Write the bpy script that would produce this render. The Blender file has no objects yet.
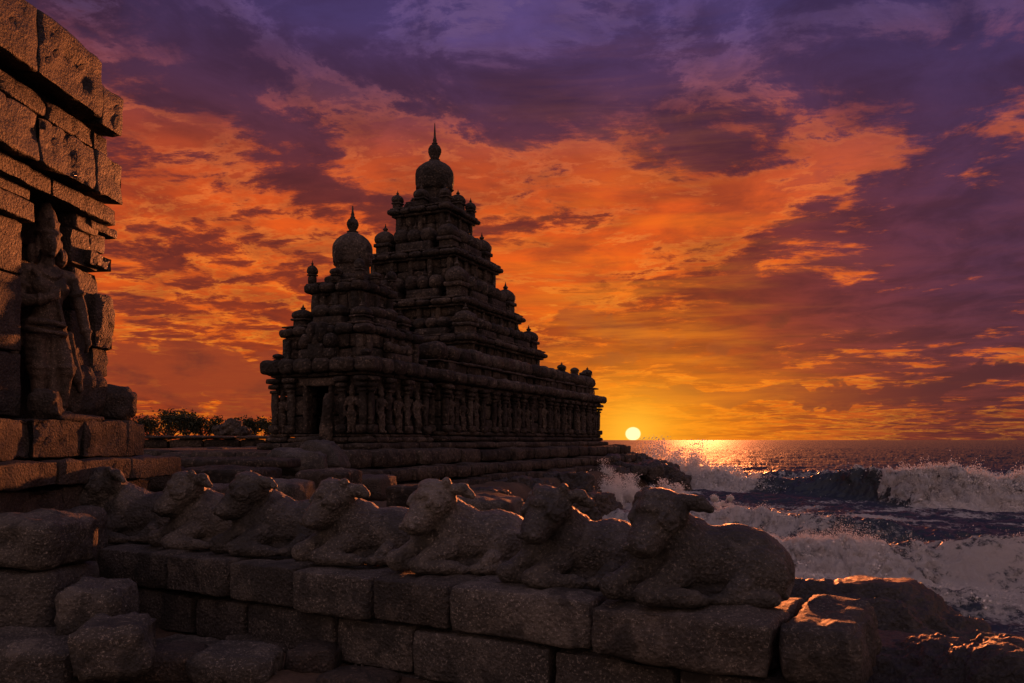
import bpy, math, random
import numpy as np
from mathutils import Vector, Matrix

S = bpy.context.scene
COL = S.collection
R = math.radians

# ------------------------------------------------------------------ camera
CAM_Z = 3.2
F = 796.0
cam_d = bpy.data.cameras.new('camera')
cam_d.sensor_width = 36.0
cam_d.lens = 28.0
cam_d.shift_y = 98.5 / 1024.0
cam_d.clip_start = 0.05
cam_d.clip_end = 60000
cam = bpy.data.objects.new('camera', cam_d)
cam.location = (0, 0, CAM_Z)
cam.rotation_euler = (R(90), 0, 0)
COL.objects.link(cam)
S.camera = cam

# ------------------------------------------------------------------ exposure
S.view_settings.view_transform = 'Standard'
S.view_settings.look = 'None'
S.view_settings.gamma = 1
S.view_settings.use_curve_mapping = False
S.view_settings.exposure = 0.0
S.cycles.use_denoising = True
S.cycles.max_bounces = 6
S.cycles.transparent_max_bounces = 8

SUN_AZ = 8.64       # degrees to the right of +Y
SUN_EL = 0.44

# ------------------------------------------------------------------ node maths helper
class N:
    """a float socket that supports arithmetic while building a node tree"""
    def __init__(self, nt, s): self.nt, self.s = nt, s
    def _op(self, op, a, b=None, c=None, clamp=False):
        n = self.nt.nodes.new('ShaderNodeMath'); n.operation = op; n.use_clamp = clamp
        for i, v in enumerate((a, b, c)):
            if v is None: continue
            if isinstance(v, N): self.nt.links.new(v.s, n.inputs[i])
            else: n.inputs[i].default_value = v
        return N(self.nt, n.outputs[0])
    def __add__(s, o): return s._op('ADD', s, o)
    __radd__ = __add__
    def __sub__(s, o): return s._op('SUBTRACT', s, o)
    def __rsub__(s, o): return s._op('SUBTRACT', o, s)
    def __mul__(s, o): return s._op('MULTIPLY', s, o)
    __rmul__ = __mul__
    def __truediv__(s, o): return s._op('DIVIDE', s, o)
    def __rtruediv__(s, o): return s._op('DIVIDE', o, s)
    def f(s, op, o=None, clamp=False): return s._op(op, s, o, clamp=clamp)
    def exp(s): return s._op('EXPONENT', s)
    def sat(s): return s._op('ADD', s, 0.0, clamp=True)
    def ss(s, lo, hi):
        n = s.nt.nodes.new('ShaderNodeMapRange'); n.interpolation_type = 'SMOOTHSTEP'
        s.nt.links.new(s.s, n.inputs[0])
        n.inputs[1].default_value = lo; n.inputs[2].default_value = hi
        n.inputs[3].default_value = 0; n.inputs[4].default_value = 1
        return N(s.nt, n.outputs[0])

def lin(c):
    return tuple((v/255/12.92 if v/255 <= .04045 else ((v/255+.055)/1.055)**2.4) for v in c)

def ramp(nt, fac, stops, srgb=True, interp='LINEAR'):
    n = nt.nodes.new('ShaderNodeValToRGB'); n.color_ramp.interpolation = interp
    e = n.color_ramp.elements
    while len(e) < len(stops): e.new(0.5)
    for i, (p, c) in enumerate(stops):
        e[i].position = p
        e[i].color = (*(lin(c) if srgb else c), 1)
    nt.links.new(fac.s if isinstance(fac, N) else fac, n.inputs[0])
    return n.outputs[0]

def mixc(nt, fac, a, b, mode='MIX'):
    n = nt.nodes.new('ShaderNodeMix'); n.data_type = 'RGBA'; n.blend_type = mode
    for idx, v in ((0, fac), (6, a), (7, b)):
        if isinstance(v, N): v = v.s
        if isinstance(v, bpy.types.NodeSocket): nt.links.new(v, n.inputs[idx])
        elif idx == 0: n.inputs[0].default_value = v
        else: n.inputs[idx].default_value = (*v, 1)
    return n.outputs[2]

def noise(nt, vec, scale, detail=5, rough=.55, dist=0.0, out=0, lac=2.0):
    n = nt.nodes.new('ShaderNodeTexNoise')
    n.inputs['Scale'].default_value = scale; n.inputs['Detail'].default_value = detail
    n.inputs['Roughness'].default_value = rough; n.inputs['Distortion'].default_value = dist
    n.inputs['Lacunarity'].default_value = lac
    nt.links.new(vec, n.inputs['Vector'])
    return N(nt, n.outputs[0]) if out == 0 else n.outputs[1]

def comb(nt, x, y, z):
    n = nt.nodes.new('ShaderNodeCombineXYZ')
    for i, v in enumerate((x, y, z)):
        if isinstance(v, N): nt.links.new(v.s, n.inputs[i])
        else: n.inputs[i].default_value = v
    return n.outputs[0]

# ------------------------------------------------------------------ world: dusk sky with banks of cloud
world = bpy.data.worlds.new('World'); S.world = world
world.use_nodes = True
nt = world.node_tree
nt.nodes.clear()
out = nt.nodes.new('ShaderNodeOutputWorld')
tc = nt.nodes.new('ShaderNodeTexCoord')
sep = nt.nodes.new('ShaderNodeSeparateXYZ')
nt.links.new(tc.outputs['Generated'], sep.inputs[0])
dx, dy, dz = (N(nt, sep.outputs[i]) for i in range(3))
zc = dz.f('MAXIMUM', 0.0)
el = zc.f('ARCSINE')                              # radians above the horizon
az = dx.f('ARCTAN2', dy)                          # radians right of +Y
# the cloud deck: a flat layer seen from below, dragged out along the wind
den = zc + 0.085
u = dx / den; v = dy / den
ca, sa = math.cos(R(-12)), math.sin(R(-12))
uu = u*ca + v*sa; vv = v*ca - u*sa
deck = comb(nt, uu*1.0, vv*0.9, 0.3)
warp = noise(nt, deck, 0.9, 3, .5)
deck2 = comb(nt, uu*1.0 + warp*.7, vv*0.9 + warp*.5, 0.3)
n_big = noise(nt, deck2, 0.75, 4, .55, .2)
n_mid = noise(nt, deck2, 2.4, 10, .66, .1)
n_fin = noise(nt, comb(nt, uu*.8 + warp*.4, vv*1.5 + warp*.4, 2.0), 4.6, 10, .7, .12)
# puffy clouds low on the horizon (angular space)
puffv = comb(nt, az*1.0, el*2.1, 0.0)
n_puff = noise(nt, puffv, 11.0, 9, .6, .25)
n_puff2 = noise(nt, comb(nt, az*1.0, el*4.5, 1.0), 7.0, 9, .6, .3)

azw = az + (noise(nt, comb(nt, az, el*1.6, 5.0), 4.0, 5, .6) - .5)*.30
elw = el + (noise(nt, comb(nt, az, el*1.6, 9.0), 5.0, 5, .6) - .5)*.16
def px(x, y):
    a = math.atan((x-512)/F)
    return a, math.atan((440-y)/F*math.cos(a))
def blob(x, y, wx, wy, ang=0.0):
    a0, e0 = px(x, y); c, s_ = math.cos(R(ang)), math.sin(R(ang))
    a = azw - a0; e = elw - e0
    p = (a*c + e*s_)*(F/wx); q = (e*c - a*s_)*(F/wy)
    return (0.0 - (p*p + q*q)).exp()

bank = (blob(860, 280, 280, 55, 21)*.42 + blob(1010, 300, 160, 90, 10)*.20 + blob(700, 165, 230, 40, 12)*.10
        + blob(900, 75, 260, 70, 15)*.16 + blob(230, 20, 260, 40, -6)*.12 + blob(560, 60, 160, 40, 0)*.02
        + blob(960, 150, 120, 30, 15)*.15 + blob(760, 330, 200, 34, 12)*.12 - blob(490, 30, 110, 50, 0)*.10 - blob(820, 130, 60, 16, 10)*.08 + blob(640, 262, 120, 22, 6)*.10
        + blob(300, 130, 80, 22, 0)*.12 + blob(250, 215, 110, 25, 10)*.08)
clear = (blob(620, 205, 110, 45, 10)*.14 + blob(700, 110, 120, 28, 14)*.16 + blob(780, 208, 200, 20, 15)*.22 + blob(960, 165, 130, 14, 10)*.13 + blob(640, 225, 120, 14, 10)*.14 + blob(880, 60, 120, 12, 12)*.10
         + blob(560, 290, 130, 60, 8)*.08 + blob(420, 130, 60, 70, 0)*.05 + blob(250, 310, 160, 30, 4)*.10
         + blob(230, 95, 130, 22, -8)*.06 + blob(640, 400, 230, 45, 0)*.16 + blob(850, 360, 250, 14, 8)*.07)
m = (n_mid - .5)*1.45 + (n_big - .5)*.7 + (n_fin - .5)*.75 + .5 + bank*.62 - clear*.62
M = m.ss(.41, .63)
streak = n_fin.ss(.42, .60)
low = (0.0 - el*9.0).exp()
# low cumulus
cum = (blob(205, 378, 120, 32, -5)*.44 + blob(265, 372, 40, 30, 0)*.12 + blob(575, 330, 42, 16, 10)*.30 + blob(710, 401, 60, 8, 0)*.36
       + blob(840, 396, 120, 11, 3)*.42 + blob(970, 388, 90, 10, 3)*.38 + blob(690, 340, 130, 26, 14)*.22)
C1 = (n_puff + cum).ss(.69, .75)
C2 = (n_puff2*.95 + cum*.7).ss(.68, .76)

ds = az - R(SUN_AZ)
right = ds.ss(.04, .42)
left = (0.0 - ds).ss(.35, .75)
e8 = el / 0.8
bright_c = ramp(nt, e8, [(0, (246, 112, 16)), (.08, (242, 108, 18)), (.2, (238, 98, 20)), (.34, (230, 90, 28)),
                         (.42, (184, 74, 40)), (.50, (116, 66, 86)), (.58, (92, 70, 122)), (.70, (88, 70, 124)), (1, (60, 58, 112))])
bright_r = ramp(nt, e8, [(0, (118, 52, 42)), (.05, (170, 68, 36)), (.12, (212, 90, 38)), (.3, (222, 98, 46)), (.42, (170, 80, 68)),
                         (.54, (90, 66, 108)), (.7, (80, 68, 120)), (1, (62, 60, 110))])
bright_l = ramp(nt, e8, [(0, (190, 72, 28)), (.1, (206, 80, 26)), (.25, (222, 88, 26)), (.36, (190, 70, 32)),
                         (.47, (120, 54, 52)), (.6, (74, 46, 72)), (1, (50, 44, 84))])
dark_c = ramp(nt, e8, [(0, (176, 62, 18)), (.08, (168, 60, 22)), (.2, (138, 48, 26)), (.34, (106, 42, 38)),
                       (.46, (84, 46, 66)), (.6, (70, 54, 100)), (1, (54, 50, 98))])
dark_r = ramp(nt, e8, [(0, (90, 42, 44)), (.08, (92, 44, 52)), (.20, (74, 44, 70)), (.4, (66, 46, 80)),
                       (.6, (64, 52, 98)), (1, (52, 50, 100))])
dark_l = ramp(nt, e8, [(0, (140, 56, 36)), (.12, (124, 50, 38)), (.3, (106, 44, 38)), (.42, (84, 42, 52)),
                       (.56, (62, 42, 70)), (1, (46, 42, 82))])
B = mixc(nt, right, mixc(nt, left, bright_c, bright_l), bright_r)
D = mixc(nt, right, mixc(nt, left, dark_c, dark_l), dark_r)
# thin cloud in mid tones before the thick one
midt = mixc(nt, 0.5, B, D)
c = mixc(nt, (streak*(right*.25 + .48)).sat(), B, midt)
c = mixc(nt, M*.93, c, D)
# lit lower rims of the clouds
rim = (m.ss(.36, .44) * (1.0 - m.ss(.45, .54)) * n_fin.ss(.35, .6))
rimc = ramp(nt, e8, [(0, (255, 165, 40)), (.2, (255, 146, 44)), (.36, (250, 124, 54)), (.46, (200, 96, 62)), (.56, (112, 84, 128)), (1, (74, 66, 120))])
c = mixc(nt, (rim*(1.0 - right*.5)*.62).sat(), c, rimc)
# fine breakup inside the thick banks
shade = noise(nt, deck2, 3.4, 8, .6, .3).ss(.35, .68)
c = mixc(nt, (shade*.46).sat(), c, (0.025, 0.008, 0.016))
# low cumulus
cumc = mixc(nt, right, mixc(nt, n_puff.ss(.45, .75), (*lin((150, 60, 34)),), (*lin((104, 44, 36)),)), lin((80, 38, 46)))
c = mixc(nt, (C1*.85).sat(), c, cumc)
c = mixc(nt, (C2*.8).sat(), c, cumc)
# warm veil and glow round the sun, brightest streaks of yellow
ee = el - R(SUN_EL)
ang2 = ds*ds*.45 + ee*ee
glow = (0.0 - ang2/(.10*.10)).exp()
glow2 = (0.0 - (ang2*1.0 + ds*ds*.9)/(.24*.24)).exp()
strk = noise(nt, comb(nt, az*1.2, el*13.0, 0.0), 3.4, 7, .6, .3).ss(.42, .66)
c = mixc(nt, (glow2*strk*(1.0 - right)*.6).sat(), c, lin((255, 138, 24)))
c = mixc(nt, (glow*.55).sat(), c, lin((255, 142, 18)))
# pinkish sky overhead and behind the viewer, brightness added to light foam and stone
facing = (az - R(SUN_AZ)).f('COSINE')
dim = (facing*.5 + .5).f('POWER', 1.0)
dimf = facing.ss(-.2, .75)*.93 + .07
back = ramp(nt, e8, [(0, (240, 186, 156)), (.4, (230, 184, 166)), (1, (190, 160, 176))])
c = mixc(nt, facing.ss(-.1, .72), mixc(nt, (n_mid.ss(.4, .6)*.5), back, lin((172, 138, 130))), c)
zen = el.ss(.75, 1.3)
c = mixc(nt, zen*.8, c, lin((180, 162, 188)))
# the sun's disc, squashed a little where it meets the sea haze
sd = (ds*ds + ee*ee*1.25)
disc = 1.0 - sd.f('SQRT').ss(.0080, .0102)
halo = (0.0 - sd/(.034*.034)).exp()
c = mixc(nt, (halo*.8).sat(), c, lin((255, 196, 58)))
halo2 = (0.0 - (ds*ds*.6 + ee*ee*1.6)/(.075*.075)).exp()
c = mixc(nt, (halo2*.5).sat(), c, lin((255, 176, 40)))
c = mixc(nt, disc, c, (1.6, 1.15, 0.52))
c = mixc(nt, dz.ss(-.02, 0.0), (0.01, 0.008, 0.012), c)
# a trace of physical sky (air light) under the painted-in weather
sky = nt.nodes.new('ShaderNodeTexSky'); sky.sky_type = 'NISHITA'; sky.sun_disc = False
sky.sun_elevation = R(1.5); sky.sun_rotation = R(SUN_AZ)
bg = nt.nodes.new('ShaderNodeBackground'); bg.inputs[1].default_value = 1.0
bg2 = nt.nodes.new('ShaderNodeBackground'); bg2.inputs[1].default_value = 0.002
add = nt.nodes.new('ShaderNodeAddShader')
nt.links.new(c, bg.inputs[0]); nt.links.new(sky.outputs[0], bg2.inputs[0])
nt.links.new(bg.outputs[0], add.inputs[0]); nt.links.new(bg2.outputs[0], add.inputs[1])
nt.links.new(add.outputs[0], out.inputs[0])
world.cycles.sampling_method = 'MANUAL'; world.cycles.sample_map_resolution = 1024

# ------------------------------------------------------------------ sun lamp
sun_d = bpy.data.lights.new('sun', 'SUN'); sun_d.energy = 4.3; sun_d.angle = R(3.0)
sun_d.color = (1.0, .25, .07)
sun = bpy.data.objects.new('sun', sun_d); COL.objects.link(sun)
LAMP_AZ, LAMP_EL = 13.5, 4.5
sd_ = Vector((math.sin(R(LAMP_AZ))*math.cos(R(LAMP_EL)), math.cos(R(LAMP_AZ))*math.cos(R(LAMP_EL)), math.sin(R(LAMP_EL))))
sun.rotation_euler = sd_.to_track_quat('Z', 'Y').to_euler()

# ================================================================== helpers
def tag(o, label=None, cat=None, group=None, kind=None):
    if label: o['label'] = label
    if cat: o['category'] = cat
    if group: o['group'] = group
    if kind: o['kind'] = kind
    return o

def empty(name, loc=(0, 0, 0), rz=0.0):
    o = bpy.data.objects.new(name, None); COL.objects.link(o)
    o.location = loc; o.rotation_euler.z = rz; o.empty_display_size = .2
    return o

# ---- vectorised gradient noise
_rs = np.random.RandomState(7)
_perm = np.concatenate([_rs.permutation(256)]*3)
_g = _rs.normal(size=(256, 3)); _g /= np.linalg.norm(_g, axis=1)[:, None]
def pn(p):
    p = np.asarray(p, dtype=np.float64)
    i = np.floor(p).astype(np.int64); f = p - i; i &= 255
    w = f*f*f*(f*(f*6-15)+10)
    r = 0
    for a in (0, 1):
        for b in (0, 1):
            for c_ in (0, 1):
                h = _perm[_perm[_perm[i[:, 0]+a]+i[:, 1]+b]+i[:, 2]+c_]
                d = f - np.array([a, b, c_])
                t = (_g[h]*d).sum(1)
                r = r + t*(w[:, 0] if a else 1-w[:, 0])*(w[:, 1] if b else 1-w[:, 1])*(w[:, 2] if c_ else 1-w[:, 2])
    return r*1.6
def fbm(p, o=4, g=.5, lac=2.03):
    a = 1.0; t = 0; s_ = 0
    p = np.asarray(p, dtype=np.float64)
    for k in range(o):
        t = t + a*pn(p + k*17.3); s_ += a; a *= g; p = p*lac
    return t/s_*1.5
def ridge(p, o=4):
    a = 1.0; t = 0; s_ = 0
    for k in range(o):
        t = t + a*(1-np.abs(pn(p + k*9.1))*2); s_ += a; a *= .5; p = p*2.03
    return t/s_

def mesh_obj(name, v, f, mat=None, parent=None, loc=None, smooth=True):
    me = bpy.data.meshes.new(name)
    if isinstance(f, np.ndarray) and f.ndim == 2:
        n, k = f.shape
        me.vertices.add(len(v)); me.vertices.foreach_set('co', np.asarray(v, dtype=np.float32).ravel())
        me.loops.add(n*k); me.loops.foreach_set('vertex_index', f.astype(np.int32).ravel())
        me.polygons.add(n)
        me.polygons.foreach_set('loop_start', np.arange(0, n*k, k, dtype=np.int32))
        me.update(calc_edges=True)
    else:
        me.from_pydata([tuple(map(float, q)) for q in v], [], [tuple(map(int, q)) for q in f]); me.update()
    if smooth: me.polygons.foreach_set('use_smooth', [True]*len(me.polygons))
    if mat: me.materials.append(mat)
    o = bpy.data.objects.new(name, me); COL.objects.link(o)
    if parent: o.parent = parent
    if loc is not None: o.location = loc
    return o

class MB:
    def __init__(s): s.v, s.f, s.n = [], [], 0
    def add(s, v, f):
        v = np.asarray(v, float)
        s.v.append(v); s.f += [tuple(int(i)+s.n for i in q) for q in f]; s.n += len(v)
        return s
    def build(s, name, mat=None, parent=None, loc=None, smooth=True):
        return mesh_obj(name, np.concatenate(s.v), s.f, mat, parent, loc, smooth)

_cg = {}
def grid_cube(nx, ny, nz):
    key = (nx, ny, nz)
    if key in _cg: return _cg[key]
    idx = {}; V = []; Fc = []
    def vid(i, j, k):
        t = (i, j, k)
        if t not in idx:
            idx[t] = len(V); V.append((i/nx, j/ny, k/nz))
        return idx[t]
    for i in range(nx):
        for j in range(ny):
            Fc.append((vid(i, j, 0), vid(i, j+1, 0), vid(i+1, j+1, 0), vid(i+1, j, 0)))
            Fc.append((vid(i, j, nz), vid(i+1, j, nz), vid(i+1, j+1, nz), vid(i, j+1, nz)))
    for i in range(nx):
        for k in range(nz):
            Fc.append((vid(i, 0, k), vid(i+1, 0, k), vid(i+1, 0, k+1), vid(i, 0, k+1)))
            Fc.append((vid(i, ny, k), vid(i, ny, k+1), vid(i+1, ny, k+1), vid(i+1, ny, k)))
    for j in range(ny):
        for k in range(nz):
            Fc.append((vid(0, j, k), vid(0, j, k+1), vid(0, j+1, k+1), vid(0, j+1, k)))
            Fc.append((vid(nx, j, k), vid(nx, j+1, k), vid(nx, j+1, k+1), vid(nx, j, k+1)))
    _cg[key] = (np.array(V), Fc)
    return _cg[key]

_seed = [0]
def block(cx, cy, cz, sx, sy, sz, rz=0.0, r=.04, amp=.02, freq=None, cell=.12, tilt=(0, 0), seed=None, taper=None, wn=None):
    """weathered stone block centred on c: rounded edges, chipped and lumpy faces"""
    _seed[0] += 1
    sd = _seed[0]*3.71 if seed is None else seed*3.71
    n = [max(2, min(22, int(math.ceil(q/cell)))) for q in (sx, sy, sz)]
    V, Fc = grid_cube(*n)
    # pull the outer rows close to the edges so the rounding has vertices
    p = (V - .5)
    size = np.array([sx, sy, sz])
    for a in range(3):
        na = n[a]
        if na > 3:
            t = p[:, a]*2
            inner = 1 - 2.0/na
            edge = 1 - 1.2*r/size[a]*2
            if edge > inner*1.0:
                m_ = np.abs(t) > inner - 1e-6
                m2 = m_ & (np.abs(t) < 1-1e-6)
                t[m2] = np.sign(t[m2])*edge
                p[:, a] = t/2
    p = p*size
    h = size/2
    rr = min(r, h.min()*.95)
    q = np.clip(p, -(h-rr), h-rr)
    d = p - q
    L = np.linalg.norm(d, axis=1); nz_ = L > 1e-9
    nrm = np.zeros_like(p); nrm[nz_] = d[nz_]/L[nz_][:, None]
    p2 = q + nrm*rr
    if taper: # (x top scale, y top scale)
        tz = p2[:, 2]/sz + .5
        p2[:, 0] *= 1 + (taper[0]-1)*tz; p2[:, 1] *= 1 + (taper[1]-1)*tz
    if wn is not None:
        o_, am_ = wn
        q_ = p2 + np.array(o_)
        nd = fbm(q_*1.6, 4, .6)*am_ + np.minimum(0, fbm(q_*6.0 + 5, 3, .6) + .1)*am_*.9
        p2 = p2 + nrm*nd[:, None]
    if amp > 0:
        fr = freq if freq else 1.2/max(.15, (sx*sy*sz)**(1/3))
        nn = fbm(p2*fr*2.0 + sd, 4, .55)
        n2 = pn(p2*fr*.9 + sd*1.7) + .45*np.minimum(0, fbm(p2*fr*4.5 + sd, 3, .6) + .12)*2
        edgew = np.clip((np.abs(p/h) > .8).sum(1) - 1, 0, 2)*.6
        p2 = p2 + nrm*((nn*1.0 + n2*.8)*amp - edgew*amp*np.clip(nn+.5, 0, 2))[:, None]
    if tilt != (0, 0):
        ax, ay = tilt
        c_, s_ = math.cos(ax), math.sin(ax)
        p2 = np.stack([p2[:, 0], p2[:, 1]*c_ - p2[:, 2]*s_, p2[:, 1]*s_ + p2[:, 2]*c_], 1)
        c_, s_ = math.cos(ay), math.sin(ay)
        p2 = np.stack([p2[:, 0]*c_ + p2[:, 2]*s_, p2[:, 1], -p2[:, 0]*s_ + p2[:, 2]*c_], 1)
    if rz:
        c_, s_ = math.cos(rz), math.sin(rz)
        p2 = np.stack([p2[:, 0]*c_ - p2[:, 1]*s_, p2[:, 0]*s_ + p2[:, 1]*c_, p2[:, 2]], 1)
    return p2 + np.array([cx, cy, cz]), Fc

def lathe(prof, cx, cy, n=16, square=0.0, rot=0.0, lump=0.0):
    """prof: list of (radius, z); square 0 round .. 1 square section"""
    V = []
    for (r_, z) in prof:
        for k in range(n):
            a = 2*math.pi*k/n + rot
            rr = r_
            if square > 0:
                aa = a - rot
                sq = 1/max(abs(math.cos(aa)), abs(math.sin(aa)))
                rr = r_*(1 + (sq-1)*square)
            V.append((cx + rr*math.cos(a), cy + rr*math.sin(a), z))
    Fc = []
    for i in range(len(prof)-1):
        for k in range(n):
            Fc.append((i*n+k, i*n+(k+1) % n, (i+1)*n+(k+1) % n, (i+1)*n+k))
    Fc.append(tuple(range(n-1, -1, -1))); Fc.append(tuple((len(prof)-1)*n+k for k in range(n)))
    V = np.array(V)
    if lump > 0:
        _seed[0] += 1
        m_ = fbm(V*2.5 + _seed[0]*2.3, 3)*lump
        V[:, 0] += (V[:, 0]-cx)*m_*1.2; V[:, 1] += (V[:, 1]-cy)*m_*1.2; V[:, 2] += m_*.15
    return V, Fc

# ---- carved shapes: solids fused by a voxel remesh
def ico(sub=3):
    import bmesh
    bm = bmesh.new(); bmesh.ops.create_icosphere(bm, subdivisions=sub, radius=1)
    V = np.array([v.co[:] for v in bm.verts]); Fc = [tuple(v.index for v in f.verts) for f in bm.faces]
    bm.free(); return V, Fc
_ICO = ico(3)
def ell(c_, r_, rot=(0, 0, 0)):
    from mathutils import Euler
    M_ = np.array(Euler([R(q) for q in rot]).to_matrix())
    return (_ICO[0]*np.array(r_)) @ M_.T + np.array(c_), _ICO[1]
def cap(a, b, ra, rb=None, flat=None):
    """tapered capsule from a to b"""
    if rb is None: rb = ra
    a = np.array(a, float); b = np.array(b, float); d = b-a; L = np.linalg.norm(d); d = d/L
    up = np.array([0, 0, 1.]) if abs(d[2]) < .9 else np.array([1., 0, 0])
    x = np.cross(up, d); x /= np.linalg.norm(x); y = np.cross(d, x)
    n, V, prof = 16, [], []
    for k in range(0, 5):
        t = math.pi/2*k/4; prof.append((-ra*math.cos(t), ra*math.sin(t)))
    for k in range(1, 6):
        t = k/5; prof.append((L*t, ra + (rb-ra)*t))
    for k in range(1, 5):
        t = math.pi/2*k/4; prof.append((L + rb*math.sin(t), rb*math.cos(t)))
    for (s_, r_) in prof:
        r_ = max(r_, .001)
        for k in range(n):
            an = 2*math.pi*k/n
            V.append(a + d*s_ + (x*math.cos(an) + y*math.sin(an))*r_)
    Fc = []
    m_ = len(prof)
    for i in range(m_-1):
        for k in range(n):
            Fc.append((i*n+k, i*n+(k+1) % n, (i+1)*n+(k+1) % n, (i+1)*n+k))
    Fc.append(tuple(range(n-1, -1, -1))); Fc.append(tuple((m_-1)*n+k for k in range(n)))
    return np.array(V), Fc
def ring(c_, nrm, R_, r_, sx=1.0, n=24, k_=8):
    """torus (necklace, fold) round a centre with axis nrm"""
    nrm = np.array(nrm, float); nrm /= np.linalg.norm(nrm)
    up = np.array([0, 0, 1.]) if abs(nrm[2]) < .9 else np.array([1., 0, 0])
    x = np.cross(up, nrm); x /= np.linalg.norm(x); y = np.cross(nrm, x)
    V, Fc = [], []
    for i in range(n):
        a = 2*math.pi*i/n; rad = x*math.cos(a)*sx + y*math.sin(a)
        for j in range(k_):
            b = 2*math.pi*j/k_
            V.append(np.array(c_) + rad*(R_ + r_*math.cos(b)) + nrm*r_*math.sin(b))
    for i in range(n):
        for j in range(k_):
            Fc.append((i*k_+j, ((i+1) % n)*k_+j, ((i+1) % n)*k_+(j+1) % k_, i*k_+(j+1) % k_))
    return np.array(V), Fc
def fuse(shapes, voxel, smooth=3, layers=((8, .006),), seed=0.0, relax=.5):
    """-> (verts, faces) of one continuous surface"""
    mb = MB()
    for sh in shapes: mb.add(*sh)
    t = mb.build('scratch', smooth=False)
    md = t.modifiers.new('r', 'REMESH'); md.mode = 'VOXEL'; md.voxel_size = voxel; md.adaptivity = 0
    if smooth:
        m2 = t.modifiers.new('s', 'SMOOTH'); m2.iterations = smooth; m2.factor = relax
    dg = bpy.context.evaluated_depsgraph_get()
    ev = t.evaluated_get(dg); me = bpy.data.meshes.new_from_object(ev)
    n = len(me.vertices)
    V = np.empty(n*3, np.float32); me.vertices.foreach_get('co', V); V = V.reshape(-1, 3).astype(float)
    NN = np.empty(n*3, np.float32); me.vertices.foreach_get('normal', NN); NN = NN.reshape(-1, 3)
    Fc = np.array([tuple(p.vertices) for p in me.polygons if len(p.vertices) == 4])
    src = t.data
    bpy.data.objects.remove(t); bpy.data.meshes.remove(me); bpy.data.meshes.remove(src)
    for fr, am in layers:
        V = V + NN*(fbm(V*fr + seed, 3)*am)[:, None]
    return V, Fc

# ================================================================== materials
def new_mat(name):
    m_ = bpy.data.materials.new(name); m_.use_nodes = True
    nt = m_.node_tree; b = nt.nodes['Principled BSDF']
    return m_, nt, b

def stone(name, dark=(.030, .022, .018), mid=(.075, .056, .045), light=(.17, .13, .105), sc=1.0, rough=(.5, .85), bump=.6,
          grain=1.0, spec=.35, wet=0.0):
    m_, nt, b = new_mat(name)
    L = nt.links
    tcn = nt.nodes.new('ShaderNodeTexCoord')
    oi = nt.nodes.new('ShaderNodeObjectInfo'); ge = nt.nodes.new('ShaderNodeNewGeometry')
    rnd = N(nt, oi.outputs['Random']); isl = N(nt, ge.outputs['Random Per Island'])
    off = comb(nt, rnd*37.0, rnd*11.0, rnd*23.0)
    va = nt.nodes.new('ShaderNodeVectorMath'); va.operation = 'ADD'
    L.new(tcn.outputs['Object'], va.inputs[0]); L.new(off, va.inputs[1])
    vec = va.outputs[0]
    nb = noise(nt, vec, 1.3*sc, 6, .62)
    nf = noise(nt, vec, 9*sc, 8, .72)
    ng = noise(nt, vec, 44*grain, 3, .85)
    base = ramp(nt, (nb*.55 + nf*.45 + (isl-.5)*.10), [(.32, dark), (.5, mid), (.66, light)], srgb=False)
    sp = ng.ss(.54, .70)
    c_ = mixc(nt, (sp*.85).sat(), base, tuple(min(1, q*2.8) for q in light))
    sp2 = (1.0 - ng).ss(.56, .72)
    c_ = mixc(nt, (sp2*.65).sat(), c_, tuple(q*.35 for q in dark))
    # water streaks and black lichen with shapes of their own
    st = noise(nt, vec, 2.2*sc, 4, .6, .4)
    pal = noise(nt, vec, 3.1*sc, 6, .7, .3)
    c_ = mixc(nt, (pal.ss(.55, .64)*.45).sat(), c_, tuple(min(1, q*1.25) for q in light))
    c_ = mixc(nt, (st.ss(.51, .60)*.72).sat(), c_, tuple(q*.6 for q in dark))
    br = mixc(nt, 1.0, c_, c_)
    hs = nt.nodes.new('ShaderNodeHueSaturation')
    L.new(c_, hs.inputs['Color'])
    L.new((rnd*.5 + isl*.35 + .60).s, hs.inputs['Value'])
    L.new((noise(nt, comb(nt, rnd*9.0, isl*5.0, 1.0), 1.0, 1, .5)*1.0 + .45).s, hs.inputs['Saturation'])
    L.new(hs.outputs[0], b.inputs['Base Color'])
    L.new((nf*(rough[1]-rough[0]) + rough[0] - wet*.2).s, b.inputs['Roughness'])
    b.inputs['Specular IOR Level'].default_value = spec
    vo = nt.nodes.new('ShaderNodeTexVoronoi'); vo.inputs['Scale'].default_value = 34*grain; L.new(vec, vo.inputs['Vector'])
    pits = N(nt, vo.outputs['Distance'])
    ncr = noise(nt, vec, 24*grain, 6, .75)
    hgt = nf*.8 + ncr*1.0 + pits*.55 + ng*.30
    bm = nt.nodes.new('ShaderNodeBump'); bm.inputs['Strength'].default_value = bump; bm.inputs['Distance'].default_value = .030/grain
    L.new(hgt.s, bm.inputs['Height']); L.new(bm.outputs[0], b.inputs['Normal'])
    return m_

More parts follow.
